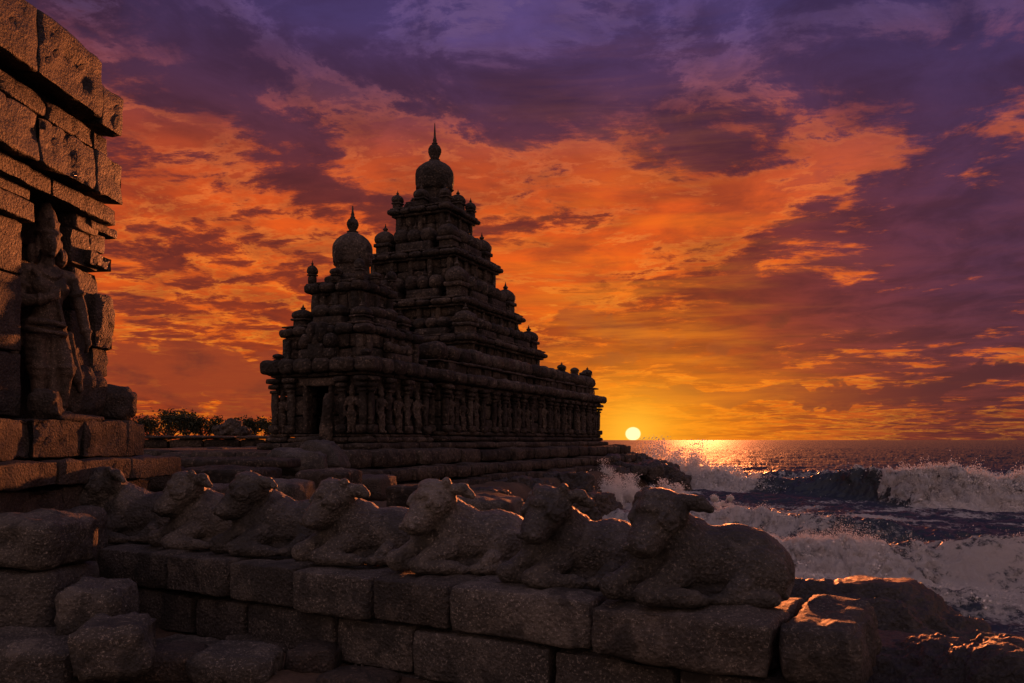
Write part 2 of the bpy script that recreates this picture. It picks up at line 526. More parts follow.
def tone(t, k): return tuple(min(1, q*k) for q in t)
AK = .50
def st2(name, dark, mid, light, **k): return stone(name, tone(dark, AK), tone(mid, AK), tone(light, AK), **k)
M_GRAN = st2('granite_block', (.024, .021, .019), (.068, .058, .051), (.20, .172, .150), bump=1.0, rough=(.45, .8), spec=.4)
M_BULL = st2('granite_carved', (.026, .023, .021), (.062, .054, .048), (.16, .138, .120), bump=.95, grain=1.0, rough=(.36, .7), spec=.5)
M_RUIN = st2('reddish_sandstone', (.016, .0115, .009), (.042, .029, .023), (.10, .072, .057), bump=1.0, rough=(.4, .8), spec=.4)
M_FAR = st2('dark_temple_stone', (.016, .012, .010), (.052, .039, .032), (.13, .10, .08), sc=.5, grain=.22, bump=.8, spec=.25, rough=(.6, .9))
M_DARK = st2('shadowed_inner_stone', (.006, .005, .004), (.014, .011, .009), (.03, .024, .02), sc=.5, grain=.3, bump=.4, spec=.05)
M_WET = st2('wet_sea_rock', (.008, .006, .006), (.018, .014, .012), (.04, .032, .028), rough=(.30, .62), bump=1.2, spec=.6, grain=.7)
M_WETFAR = st2('wet_far_rock', (.016, .011, .009), (.045, .030, .023), (.09, .065, .05), sc=.6, rough=(.22, .55), bump=1.0, spec=.6, grain=.22)

# ================================================================== ground
def coast_x(y):
    """x of the shoreline at a given y"""
    ys = [-60, 0, 4, 8, 12, 18, 26, 32, 38, 46, 54, 60, 75, 110, 200, 900]
    xs = [9, 5.2, 4.9, 4.6, 4.4, 3.6, 1.8, 3.4, 6.0, 9.5, 9.8, 7.5, -2, -24, -80, -500]
    return np.interp(y, ys, xs)

def build_ground():
    r = np.concatenate([np.linspace(-60, 0, 14)[:-1], np.geomspace(.5, 80, 230) - .5, np.geomspace(84, 900, 30)])
    c_ = np.concatenate([-np.geomspace(400, 12.5, 26), np.linspace(-12, 14, 200), np.geomspace(15, 300, 12)])
    Y, X = np.meshgrid(r, c_, indexing='ij')
    X = X.ravel(); Y = Y.ravel()
    dcoast = coast_x(Y) - X            # >0 inland
    base = 1.25 + np.clip((Y-10)/14, 0, 1)*.35 + np.clip((-X-4)/10, 0, 1)*np.clip((Y-12)/12, 0, 1)*.8
    slope = np.clip(dcoast/2.6, 0, 1); slope = slope*slope*(3-2*slope)
    z = -1.4 + (base+1.4)*slope
    z = z - np.clip(-dcoast, 0, 60)*.25
    P_ = np.stack([X, Y, np.zeros_like(X)], 1)
    n1 = fbm(P_*.8, 5, .6); n2 = fbm(P_*4.0, 4, .6)
    z = z + n1*.06 + n2*.03 + np.clip(fbm(P_*.25, 3), -1, 1)*.06*(Y > 12)
    z = np.maximum(z, -12)
    V = np.stack([X, Y, z], 1)
    ni, nj = len(r), len(c_)
    idx = np.arange(ni*nj).reshape(ni, nj)
    Fc = np.stack([idx[:-1, :-1].ravel(), idx[:-1, 1:].ravel(), idx[1:, 1:].ravel(), idx[1:, :-1].ravel()], 1)
    m_, nt, b = new_mat('trodden_earth')
    tcn = nt.nodes.new('ShaderNodeTexCoord'); vec = tcn.outputs['Object']
    nb = noise(nt, vec, .9, 8, .65); nf = noise(nt, vec, 22, 6, .75)
    nt.links.new(ramp(nt, nb*.5 + nf*.5, [(.3, (.020, .014, .010)), (.5, (.055, .036, .025)), (.7, (.12, .08, .055))], srgb=False), b.inputs['Base Color'])
    b.inputs['Roughness'].default_value = .85; b.inputs['Specular IOR Level'].default_value = .2
    bm = nt.nodes.new('ShaderNodeBump'); bm.inputs['Strength'].default_value = .8; bm.inputs['Distance'].default_value = .04
    nt.links.new((nf + noise(nt, vec, 6, 4, .6)).s, bm.inputs['Height']); nt.links.new(bm.outputs[0], b.inputs['Normal'])
    o = mesh_obj('ground', V, Fc, m_)
    tag(o, kind='structure')
build_ground()

# ================================================================== sea
def ss(x, a, b):
    t = np.clip((x-a)/(b-a), 0, 1); return t*t*(3-2*t)

def lump0(X, Y, z, wf, seed):
    f_ = 2.2/wf
    return fbm(np.stack([X*f_, Y*f_*.8, z*4+seed], 1), 4, .6)

def sea_height(X, Y):
    """-> height, foam cover 0..1"""
    P2 = np.stack([X, Y, np.zeros_like(X)], 1)
    D_ = np.hypot(X, Y)
    global DX, DY, shade
    DX, DY, shade = [np.zeros_like(X)], [np.zeros_like(X)], [np.zeros_like(X)]
    z = np.zeros_like(X); foam = np.zeros_like(X)
    near = np.clip(1.4 - D_/160, 0, 1)
    # swell and chop
    z += .16*np.sin(.42*(Y*.96 + X*.25) + 1.5*pn(P2*.05))*np.clip(D_/60, .2, 1)*np.clip(3-D_/150, .25, 1)
    chop = fbm(P2*np.array([.35, .62, 1]) + 4.2, 5, .58)
    z += chop*.20*np.clip(D_/25, .45, 1)
    z += ridge(P2*np.array([.5, 1.1, 1]), 3)*.09
    small = fbm(P2*2.3, 4, .6)
    z += small*.05
    # breaking waves: (crest line pts, amplitude pts, breaking pts)
    def wave(pts, wf, wb, seed):
        nonlocal z, foam
        xs = np.array([p[0] for p in pts]); 
        yc = np.interp(X, xs, [p[1] for p in pts]) + pn(np.stack([X*.35, X*0+seed, X*0], 1))*.8 + pn(np.stack([X*1.3, X*0+seed, X*0], 1))*.22
        am = np.interp(X, xs, [p[2] for p in pts]); br = np.interp(X + 1.6*fbm(np.stack([X*.5, Y*.8, X*0+seed+5], 1), 4, .6), xs, [p[3] for p in pts])
        am = am*(1 + .30*pn(np.stack([X*.5, X*0+seed+3, X*0], 1)) + .16*pn(np.stack([X*2.2, Y*.7, X*0+seed], 1)))
        t = Y - yc          # <0 in front (towards the beach / camera)
        front = np.exp(-(np.clip(-t, 0, None)/wf)**2.0); backp = np.exp(-(np.clip(t, 0, None)/wb)**2)
        prof = np.where(t < 0, front, backp)
        z += am*prof - .18*am*np.exp(-((t+wf*1.9)/wf)**2)
        # thrown white water in front of and over the crest where it breaks
        nlow = fbm(np.stack([X*.9, Y*.9, X*0+seed], 1), 3)
        body = np.exp(-((t + wf*.75)/(wf*1.05))**2)
        f1 = br*np.clip(body*1.02 + (nlow*.45 + .50*lump0(X, Y, z, wf, seed))*body, 0, .95)
        fs = 1.5/wf
        zz = z*3.2*fs
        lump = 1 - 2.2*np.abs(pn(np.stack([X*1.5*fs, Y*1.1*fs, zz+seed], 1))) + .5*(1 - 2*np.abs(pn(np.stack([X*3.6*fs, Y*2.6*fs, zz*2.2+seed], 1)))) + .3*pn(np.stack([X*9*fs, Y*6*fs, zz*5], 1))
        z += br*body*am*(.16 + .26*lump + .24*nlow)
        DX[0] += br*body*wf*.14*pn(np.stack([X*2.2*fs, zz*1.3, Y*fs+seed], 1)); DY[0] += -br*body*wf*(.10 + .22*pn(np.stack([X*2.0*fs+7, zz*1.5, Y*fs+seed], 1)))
        shade[0] = np.maximum(shade[0], br*body*(.55-.45*lump))  # mask of the creases between lumps, for shade painted into the foam
        f2 = np.exp(-((t-.05)/(.16*wf))**2)*np.clip(am, 0, 1)*(.35 + .65*br)         # crest line
        f3 = .55*np.exp(-np.clip(t, 0, None)/(wb*.8))*(t > 0)*br                      # streaks behind
        f4 = .62*br*np.exp(-(np.clip(-t-wf*1.4, 0, None)/(wf*2.4))**2)*(t < -wf*.5)
        f5 = np.where(t < 0, (.50 + .35*nlow)*prof*(1-br)*np.clip(am, 0, 1), 0)                     # veins up the dark face
        foam = np.maximum.reduce([foam, f1, f2, f3, f4, f5])
    # far breaker
    wave([(0, 60, 0, 0), (8, 57, .3, .4), (10.5, 53, 1.0, 1), (13.2, 50.5, .85, 1), (15.0, 48.6, .62, .45), (17.5, 46.5, .95, .10), (19.3, 44, 1.3, .35),
          (20.1, 42, 1.35, .9), (22, 40, 1.35, 1), (24, 37.5, 1.15, 1), (27, 36, 1.0, 1), (36, 33, 1.2, 1), (60, 30, .6, .4), (90, 30, 0, 0)], 1.35, 3.4, 11.0)
    wave([(6, 74, 0, 0), (14, 72, .25, .2), (28, 66, .75, .6), (34, 62, .9, .7), (44, 60, .6, .2), (70, 58, .5, .3), (100, 55, 0, 0)], 1.6, 4, 21.0)
    # middle ridge
    wave([(2, 33, 0, 0), (4.5, 31, .30, .8), (7, 29.5, .42, .9), (9, 28.5, .55, .7), (11, 27, .6, .5), (13, 26, .35, .3), (17, 25, .1, 0), (30, 24, .3, .4), (50, 24, 0, 0)], .9, 2.2, 31.0)
    # near breaker
    wave([(1.5, 23.5, 0, 0), (3.2, 20.4, .3, 1), (5.6, 19.8, .5, 1), (7.4, 19.0, .62, 1), (8.4, 18.6, .66, .6), (9.6, 18.2, .74, .15), (11.4, 17.8, .76, .10), (12.8, 17.4, .6, .45), (16, 17, .5, .8), (26, 17, .4, .5), (36, 16, 0, 0)], .95, 1.9, 41.0)
    wave([(3.6, 16.8, 0, 0), (4.4, 16.6, .22, 1), (6, 16.3, .30, .8), (8, 15.6, .26, .5), (11, 14.6, .2, .3), (14, 13.8, .16, .3), (20, 13, .1, .5), (30, 12, 0, 0)], .55, .9, 51.0)
    # spent lacy foam in the shallows
    d = X - coast_x(Y)
    shore = np.exp(-np.clip(d-.3, 0, None)/1.5)*(Y < 46)
    foam = np.maximum(foam, np.clip(.78*shore, 0, 1))
    lace = .66*ss(24-Y, 0, 6)*ss(X, 3, 6) + .53*ss(50-Y, 0, 12)*ss(24-Y, 6, -6)
    foam = np.maximum(foam, lace*(.75+.5*fbm(P2*.45+8, 3)))
    foam = np.maximum(foam, (.32 + .30*fbm(P2*np.array([.08, .22, 1])+3, 3))*(Y > 40)*np.clip(1.5-D_/140, 0, 1))
    z += .06*np.clip(foam-.35, 0, 1)*fbm(P2*5.5+1, 4, .65)*2
    z = z*np.clip(1.15 - D_/1500, .25, 1)
    return z, np.clip(foam, 0, 1.2)

def build_sea():
    ys = np.concatenate([np.geomspace(6.5, 14.4, 110), np.linspace(14.45, 21.5, 300), np.geomspace(21.6, 33, 120), np.linspace(33.1, 56, 400), np.geomspace(56.2, 90, 60), np.geomspace(92, 900, 110), np.geomspace(960, 30000, 26)])
    ts = np.concatenate([np.linspace(-.75, -.02, 24)[:-1], np.linspace(-.02, .74, 800), np.linspace(.745, 2.6, 110)])
    Yg, T = np.meshgrid(ys, ts, indexing='ij'); Xg = Yg*T
    Xg[:, -1] += 0
    X = Xg.ravel(); Y = Yg.ravel()
    z, foam = sea_height(X, Y)
    CREASE_SHADE = shade[0].copy()
    V = np.stack([X + DX[0], Y + DY[0], z], 1)
    ni, nj = len(ys), len(ts); idx = np.arange(ni*nj).reshape(ni, nj)
    Fc = np.stack([idx[:-1, :-1].ravel(), idx[:-1, 1:].ravel(), idx[1:, 1:].ravel(), idx[1:, :-1].ravel()], 1)
    m_, nt, b = new_mat('sea_water')
    L = nt.links
    at = nt.nodes.new('ShaderNodeAttribute'); at.attribute_name = 'foam'
    fo = N(nt, at.outputs['Fac'])
    tcn = nt.nodes.new('ShaderNodeTexCoord'); vec = tcn.outputs['Object']
    nA = noise(nt, vec, 1.5, 10, .7, .5); nB = noise(nt, vec, 7.0, 8, .72, .3)
    vo = nt.nodes.new('ShaderNodeTexVoronoi'); vo.feature = 'DISTANCE_TO_EDGE'; vo.inputs['Scale'].default_value = 2.3
    wv = nt.nodes.new('ShaderNodeVectorMath'); wv.operation = 'MULTIPLY_ADD'
    nc = noise(nt, vec, 2.2, 5, .6, 0, out=1); L.new(nc, wv.inputs[0]); wv.inputs[1].default_value = (.9, .9, .9); L.new(vec, wv.inputs[2])
    L.new(wv.outputs[0], vo.inputs['Vector'])
    cell = 1.0 - N(nt, vo.outputs['Distance']).ss(0.0, .22)
    pat = nA*.55 + nB*.45 + cell*.10
    cover = (pat + fo*1.0 - 1.0 + .05)
    foamf = cover.ss(-.03, .13)
    foamf = (foamf + fo.ss(.80, 1.05)*.35).sat()
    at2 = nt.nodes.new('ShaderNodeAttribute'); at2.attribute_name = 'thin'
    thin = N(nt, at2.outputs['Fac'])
    foamf = (foamf*(1.0 - (thin*nB.ss(.42, .56)*1.2).sat())).sat()  # foam cut away in creases, dark water standing in for their shade
    b.inputs['Base Color'].default_value = (.010, .016, .022, 1)
    b.inputs['Roughness'].default_value = .36
    sp_ = nt.nodes.new('ShaderNodeSeparateXYZ'); L.new(vec, sp_.inputs[0])
    L.new((N(nt, sp_.outputs[1]).ss(25, 130)*.26 + .36).s, b.inputs['Roughness'])
    b.inputs['IOR'].default_value = 1.333
    bm = nt.nodes.new('ShaderNodeBump'); bm.inputs['Strength'].default_value = .75; bm.inputs['Distance'].default_value = .12
    w1 = noise(nt, vec, 3.0, 6, .62, .3); 
    mp = nt.nodes.new('ShaderNodeMapping'); mp.inputs['Scale'].default_value = (.35, .9, 1); L.new(vec, mp.inputs[0])
    w2 = noise(nt, mp.outputs[0], .8, 6, .6, .2); w3 = noise(nt, mp.outputs[0], .12, 5, .6, .2)
    L.new((w1*.5 + w2*2.2 + w3*7.0).s, bm.inputs['Height']); L.new(bm.outputs[0], b.inputs['Normal'])
    fd = nt.nodes.new('ShaderNodeBsdfDiffuse'); fd.inputs[0].default_value = (.86, .86, .88, 1)
    ft = nt.nodes.new('ShaderNodeBsdfTranslucent'); ft.inputs[0].default_value = (.90, .87, .85, 1)
    b2 = nt.nodes.new('ShaderNodeBump'); b2.inputs['Strength'].default_value = .9; b2.inputs['Distance'].default_value = .22
    L.new((nB*1.0 + noise(nt, vec, 24, 5, .75)*.5).s, b2.inputs['Height'])
    L.new(b2.outputs[0], fd.inputs['Normal']); L.new(b2.outputs[0], ft.inputs['Normal'])
    mf = nt.nodes.new('ShaderNodeMixShader'); mf.inputs[0].default_value = .58
    L.new(fd.outputs[0], mf.inputs[1]); L.new(ft.outputs[0], mf.inputs[2])
    mx = nt.nodes.new('ShaderNodeMixShader'); L.new(foamf.s, mx.inputs[0])
    L.new(b.outputs[0], mx.inputs[1]); L.new(mf.outputs[0], mx.inputs[2])
    L.new(mx.outputs[0], nt.nodes['Material Output'].inputs[0])
    o = mesh_obj('sea', V, Fc, m_)
    a = o.data.attributes.new('foam', 'FLOAT', 'POINT'); a.data.foreach_set('value', foam.astype(np.float32))
    a = o.data.attributes.new('thin', 'FLOAT', 'POINT'); a.data.foreach_set('value', np.clip(CREASE_SHADE, 0, 1).astype(np.float32))
    tag(o, kind='structure')
build_sea()

# ================================================================== the parapet of stone blocks that carries the bulls
WA = np.array([-4.95, 8.84]); WD = np.array([math.cos(R(-29.8)), math.sin(R(-29.8))]); WN = np.array([-WD[1], WD[0]])
WROT = R(-29.8)
LEDGE = 2.05
def wall_pt(s, n): p = WA + WD*s + WN*n; return p[0], p[1]

rng = random.Random(5)
parapet = empty('stone_parapet', (*wall_pt(0, .8), 1.2), 0)
tag(parapet, 'long low parapet of large weathered granite blocks under the row of seven bulls', 'wall')
pinv = Vector((-parapet.location.x, -parapet.location.y, -parapet.location.z))
def add_block(parent, name, mat, cx, cy, cz, *a, **k):
    V, Fc = block(0, 0, 0, *a, **k)
    o = mesh_obj(name, V, Fc, mat, parent)
    l = Vector((cx, cy, cz))
    if parent: l = l - parent.location
    o.location = l
    return o
# top course, front row: (s0, s1) along the wall; measured joints
top = [(-.30, .52), (.54, 1.66), (1.68, 2.55), (2.57, 3.42), (3.44, 4.30), (4.32, 5.10), (5.12, 6.33), (6.35, 7.62), (7.64, 8.12)]
for i, (a, b_) in enumerate(top):
    if i < 7: w = 1.0 + rng.uniform(-.05, .1); nn = w/2
    else: w = 1.25; nn = w/2
    h = .37 + (.0 if i < 7 else .03)
    x, y = wall_pt((a+b_)/2, nn + rng.uniform(-.02, .02) - (.05 if i == 7 else 0))
    add_block(parapet, 'coping_block', M_GRAN, x, y, LEDGE - h/2 + rng.uniform(-.012, .008), b_-a, w, h, WROT + R(rng.uniform(-.8, .8)), r=(.09 if i == 8 else .045 if i == 7 else .028), amp=(.05 if i > 6 else .028), cell=.055,
              tilt=(R(rng.uniform(-.8, .8)), R(rng.uniform(-.6, .6))))
# slabs behind, closing the top of the parapet
for (a, b_) in [(-.3, 1.1), (1.12, 2.6), (2.62, 4.2), (4.22, 5.9)]:
    x, y = wall_pt((a+b_)/2, 1.48)
    add_block(parapet, 'coping_block', M_GRAN, x, y, LEDGE - .19, b_-a, .86, .34, WROT, r=.04, amp=.015, cell=.11)
# second course
sec = [(-.25, .80), (.82, 2.02), (2.04, 2.75), (2.77, 3.86), (3.88, 4.72), (4.74, 6.00), (6.02, 6.95), (6.97, 7.95)]
for i, (a, b_) in enumerate(sec):
    x, y = wall_pt((a+b_)/2, .62 + rng.uniform(-.02, .03))
    add_block(parapet, 'wall_block', M_GRAN, x, y, LEDGE - .39 - .205, b_-a, 1.15, .40, WROT + R(rng.uniform(-.6, .6)), r=.025, amp=.028, cell=.06)
thr = [(-.1, 1.3), (1.32, 2.6), (2.62, 4.0), (4.02, 5.2), (5.22, 6.5), (6.52, 7.7)]
for i, (a, b_) in enumerate(thr):
    x, y = wall_pt((a+b_)/2, .60)
    add_block(parapet, 'wall_block', M_GRAN, x, y, LEDGE - .80 - .22, b_-a, 1.1, .43, WROT, r=.035, amp=.02, cell=.1)

# ================================================================== seven recumbent bulls
def bull_mesh(seed, turn=0.0, nod=0.0, worn=1.0, fat=1.0, voxel=.0125):
    """bull lying down, chest towards -x, head turned a little to the viewer (-y)"""
    rr = random.Random(seed)
    j = lambda a: rr.uniform(-a, a)
    sh = []
    # barrel, rump and belly
    sh += [ell((.34, .02, .245), (.37*fat, .29, .275*fat), (0, 3, 0)),
           ell((.50, .02, .20), (.25, .27, .235)), ell((.10, .02, .25), (.34, .265, .265)),
           ell((-.10, .02, .26), (.27, .24, .27)), ell((.2, .02, .06), (.50, .27, .12))]
    # hump and shoulders
    sh += [ell((.03, .04, .44), (.17, .12, .135), (0, 22, 0)), ell((-.06, -.14, .28), (.17, .12, .22), (0, 12, 0)), ell((-.06, .18, .28), (.17, .10, .22), (0, 12, 0))]
    # chest and dewlap
    sh += [ell((-.26, .0, .22), (.16, .19, .23)), cap((-.34, -.03, .36), (-.30, .0, .12), .10, .13)]
    # neck
    hx, hy, hz = -.215 - turn*.15, -.15 + turn*.3, .60 + nod
    sh += [cap((.0, .03, .36), (hx+.10, hy+.11, hz-.08), .225, .150), cap((-.2, .0, .22), (hx+.06, hy+.09, hz-.16), .18, .115)]
    # folds on the neck
    for k_ in range(4):
        t = k_/3; cx = -.13 + .13*t - .03; cz = .46 - .14*t
        sh.append(ring((cx, .0 + .02*t, cz - .02), (-.80, -.18, .75), .185 + .04*t, .024, 1.05))
    # skull, muzzle; face looks left, down and to the viewer
    K = 1.27
    fd = Vector((-.50 - turn*.6, -.62 + turn, -.47)).normalized()
    H = Vector((hx, hy, hz))
    side = fd.cross(Vector((0, 0, 1))).normalized()
    upf = side.cross(fd).normalized()
    def at(f_, s_, u_): q = H + (fd*f_ + side*s_ + upf*u_)*K; return (q.x, q.y, q.z)
    def sc3(*q): return tuple(w_*K for w_ in q)
    sh += [ell(at(-.02, 0, .01), sc3(.150, .134, .125)), cap(at(.0, 0, .0), at(.19, 0, -.02), .124*K, .094*K),
           ell(at(.215, 0, -.025), sc3(.088, .098, .078)), ell(at(-.05, 0, .075), sc3(.12, .115, .065), (0, 10, 0)),
           cap(at(.02, 0, -.07), at(.18, 0, -.070), .085*K, .064*K), ell(at(.03, 0, .075), sc3(.09, .10, .06))]
    for sg in (-1, 1):
        sh.append(ell(at(.078, sg*.108, .038), sc3(.036, .034, .030)))           # eye
        sh.append(ring(at(.078, sg*.116, .038), tuple(side*sg + upf*.3 + fd*.35), .046*K, .014))   # lid
        sh.append(cap(at(.02, sg*.092, .088), at(.13, sg*.095, .072), .028*K, .018*K))      # brow
        sh.append(ell(at(.288, sg*.048, -.002), sc3(.026, .026, .022)))          # nostril wing
        if (seed*7 + sg) % 4: sh.append(cap(at(-.070, sg*.072, .075), at(-.085, sg*.098, .098 + .014*rr.random()), .048*K, .034*K))   # horn stump
        sh.append(cap(at(-.09, sg*.10, .045), at(-.125, sg*.185, .015 + j(.03)), .040*K, .045*K))      # ear
        sh.append(cap(at(-.125, sg*.185, .012), at(-.13, sg*.235, -.025), .043*K, .028*K))
    # mouth line: a fold
    sh.append(cap(at(.14, -.078, -.050), at(.26, -.035, -.058), .016, .013)); sh.append(cap(at(.14, .078, -.050), at(.26, .035, -.058), .016, .013))
    # forelegs: far one folded with the knee out in front, near one tucked along the body
    sh += [cap((-.30, -.05, .24), (-.50, -.10, .115), .105, .088), ell((-.535, -.115, .10), (.105, .092, .098)),
           cap((-.52, -.12, .07), (-.30, -.16, .06), .065, .055)]
    sh += [cap((-.12, -.20, .20), (-.30, -.30, .10), .115, .085), ell((-.335, -.315, .085), (.095, .075, .082)),
           cap((-.33, -.33, .07), (-.03, -.36, .060), .072, .058), ell((.01, -.355, .048), (.075, .055, .045))]
    # hind leg: haunch, shank and hoof on the near side, haunch on the far side
    sh += [ell((.42, -.19, .19), (.235, .13, .205), (0, 20, 0)), cap((.30, -.30, .13), (.22, -.33, .07), .085, .07),
           cap((.24, -.345, .06), (.50, -.33, .055), .062, .055), ell((.16, -.35, .05), (.09, .055, .048)),
           ell((.42, .2, .18), (.22, .12, .19), (0, 20, 0))]
    # tail over the rump
    sh += [cap((.66, -.02, .30), (.70, -.08, .12), .034, .03), cap((.70, -.08, .12), (.62, -.20, .05), .03, .034)]
    V, Fc = fuse(sh, voxel, smooth=2, layers=((3.2, .010*worn), (11, .006*worn), (34, .0028)), seed=seed*5.1)
    V[:, 2] = np.maximum(V[:, 2], -.004)
    return V, Fc

# (head px x, head top px y, base px y, turn, nod, label)
def on_ledge(px_, py_):
    d = (CAM_Z-LEDGE)*F/(py_-440.0)
    return (px_-512)/F*d, d
bulls = [
    (84, 543.0, 0.34, -.005, 1.07, 'farthest carved bull, at the left end of the row beside the ruined shrine wall'),
    (167, 549.5, 0.22, .0, 1.02, 'second carved bull from the left, small, half hidden by its right-hand neighbour'),
    (234, 556.0, .30, .01, 1.03, 'third carved bull from the left, with a long low muzzle and a plain flank'),
    (321, 565.0, .14, -.01, 1.0, 'middle one of the seven carved bulls, in line with the smaller tower'),
    (424, 574.5, .05, .0, 1.02, 'third carved bull from the right, in line with the tall temple tower'),
    (542, 588.0, -.04, .01, .98, 'second carved bull from the right, head turned outward, rocky point behind it'),
    (665, 606.0, .03, -.01, 1.03, 'nearest and largest carved bull, on the right end of the parapet against the sea'),
]
for i, (hx_, by, turn, nod, sc_, lab) in enumerate(bulls):
    V, Fc = bull_mesh(i+1, turn, nod, worn=1.0 + .15*(i % 3), voxel=.0105 if i > 3 else .0130)
    V[:, 0] = np.where(V[:, 0] > .1, .1 + (V[:, 0]-.1)*(1.0 if i == 6 else .93), V[:, 0])     # shorter rump
    V = V*sc_
    o = mesh_obj('bull_statue', V, Fc, M_BULL)
    x, y = on_ledge(hx_ + 34, by)
    o.location = (x, y + .33*sc_, LEDGE - .005)
    o.rotation_euler.z = R([8, 4, 6, 3, 2, 0, -2][i])
    tag(o, lab, 'statue', 'row of carved bulls on the parapet')

# ================================================================== temples (local frame: x right, y away, z up; entrance faces -y)
TROT = R(-24.0)
TPLAT = 2.9

def blk(mb, x0, x1, y0, y1, z0, z1, **k):
    mb.add(*block((x0+x1)/2, (y0+y1)/2, (z0+z1)/2, x1-x0, y1-y0, z1-z0, **k))

def ring_course(mb, hx0, hx1, hy0, hy1, z0, z1, depth, step, rg, r=.06, amp=.03, cell=.3, gap=.02, miss=0.0, jit=.03, taper=None, core=True):
    """a course of separate stones round a rectangle, outer face on the rectangle"""
    def run(a0, a1, place):
        L_ = a1-a0; n = max(1, int(round(L_/step)))
        cuts = [a0 + L_*(k + (rg.uniform(-.16, .16) if 0 < k < n else 0))/n for k in range(n+1)]
        for k in range(n):
            if rg.random() < miss: continue
            place(cuts[k]+gap/2, cuts[k+1]-gap/2)
    def j(): return rg.uniform(-jit, jit)
    def kw(): return dict(r=r, amp=amp, cell=cell, taper=taper)
    run(hx0, hx1, lambda a, b: blk(mb, a, b, hy0+j(), hy0+depth, z0+j()*.3, z1+j()*.6, **kw()))
    run(hx0, hx1, lambda a, b: blk(mb, a, b, hy1-depth, hy1+j(), z0+j()*.3, z1+j()*.6, **kw()))
    run(hy0+depth, hy1-depth, lambda a, b: blk(mb, hx0+j(), hx0+depth, a, b, z0+j()*.3, z1+j()*.6, **kw()))
    run(hy0+depth, hy1-depth, lambda a, b: blk(mb, hx1-depth, hx1+j(), a, b, z0+j()*.3, z1+j()*.6, **kw()))
    if core: blk(mb, hx0+depth-.06, hx1-depth+.06, hy0+depth-.06, hy1-depth+.06, z0+.03, z1-.05, r=.02, amp=0, cell=3)

def finial_mesh(rb, h):
    return [(rb*.45, 0), (rb*.62, h*.04), (rb*.50, h*.10), (rb*.85, h*.18), (rb, h*.27), (rb*.92, h*.38), (rb*.55, h*.47),
            (rb*.30, h*.52), (rb*.46, h*.56), (rb*.34, h*.62), (rb*.20, h*.78), (rb*.07, h*1.0)]

def kuta(parent, x, y, z, w, h, rg, fin=True, name='corner_shrine'):
    h = h*rg.uniform(.80, .92); w = w*.94
    """miniature domed shrine standing on a cornice"""
    mb = MB()
    blk(mb, x-w*.40, x+w*.40, y-w*.40, y+w*.40, z-.05, z+h*.30, r=.03, amp=.02, cell=.2)
    blk(mb, x-w*.50, x+w*.50, y-w*.50, y+w*.50, z+h*.28, z+h*.40, r=.04, amp=.02, cell=.2)
    prof = [(w*.36, z+h*.38), (w*.50, z+h*.43), (w*.53, z+h*.52), (w*.50, z+h*.62), (w*.40, z+h*.71), (w*.22, z+h*.78), (w*.10, z+h*.81)]
    mb.add(*lathe(prof, x, y, 16, square=.45, lump=.05))
    o = mb.build(name, M_FAR, parent)
    if fin:
        pf = [(a, z+h*.79+b) for a, b in finial_mesh(w*.15, h*.26)]
        f = MB().add(*lathe(pf, x, y, 10, lump=.03)).build('finial', M_FAR, o)
    return o

def sala(parent, x, y, z, L_, w, h, along_x, rg, fins=1, name='barrel_shrine'):
    """miniature oblong shrine with a barrel roof"""
    mb = MB()
    def bx(l, ww, z0, z1, **k):
        if along_x: blk(mb, x-l/2, x+l/2, y-ww/2, y+ww/2, z0, z1, **k)
        else: blk(mb, x-ww/2, x+ww/2, y-l/2, y+l/2, z0, z1, **k)
    bx(L_*.86, w*.80, z-.05, z+h*.36, r=.03, amp=.02, cell=.25)
    n = max(2, int(round(L_/(w*.9))))
    for k in range(n):      # the roof is cut in fat rounded stones
        a = -L_/2 + L_*k/n; b = -L_/2 + L_*(k+1)/n - .03
        if along_x: blk(mb, x+a, x+b, y-w/2, y+w/2, z+h*.34, z+h*rg.uniform(.80, .88), r=w*.36, amp=.035, cell=.2)
        else: blk(mb, x-w/2, x+w/2, y+a, y+b, z+h*.34, z+h*rg.uniform(.80, .88), r=w*.36, amp=.035, cell=.2)
    o = mb.build(name, M_FAR, parent)
    for k in range(fins):
        t = (k+.5)/fins*L_ - L_/2
        pf = [(a, z+h*.80+b) for a, b in finial_mesh(w*.14, h*.30)]
        MB().add(*lathe(pf, x + (t if along_x else 0), y + (0 if along_x else t), 8)).build('finial', M_FAR, o)
    return o

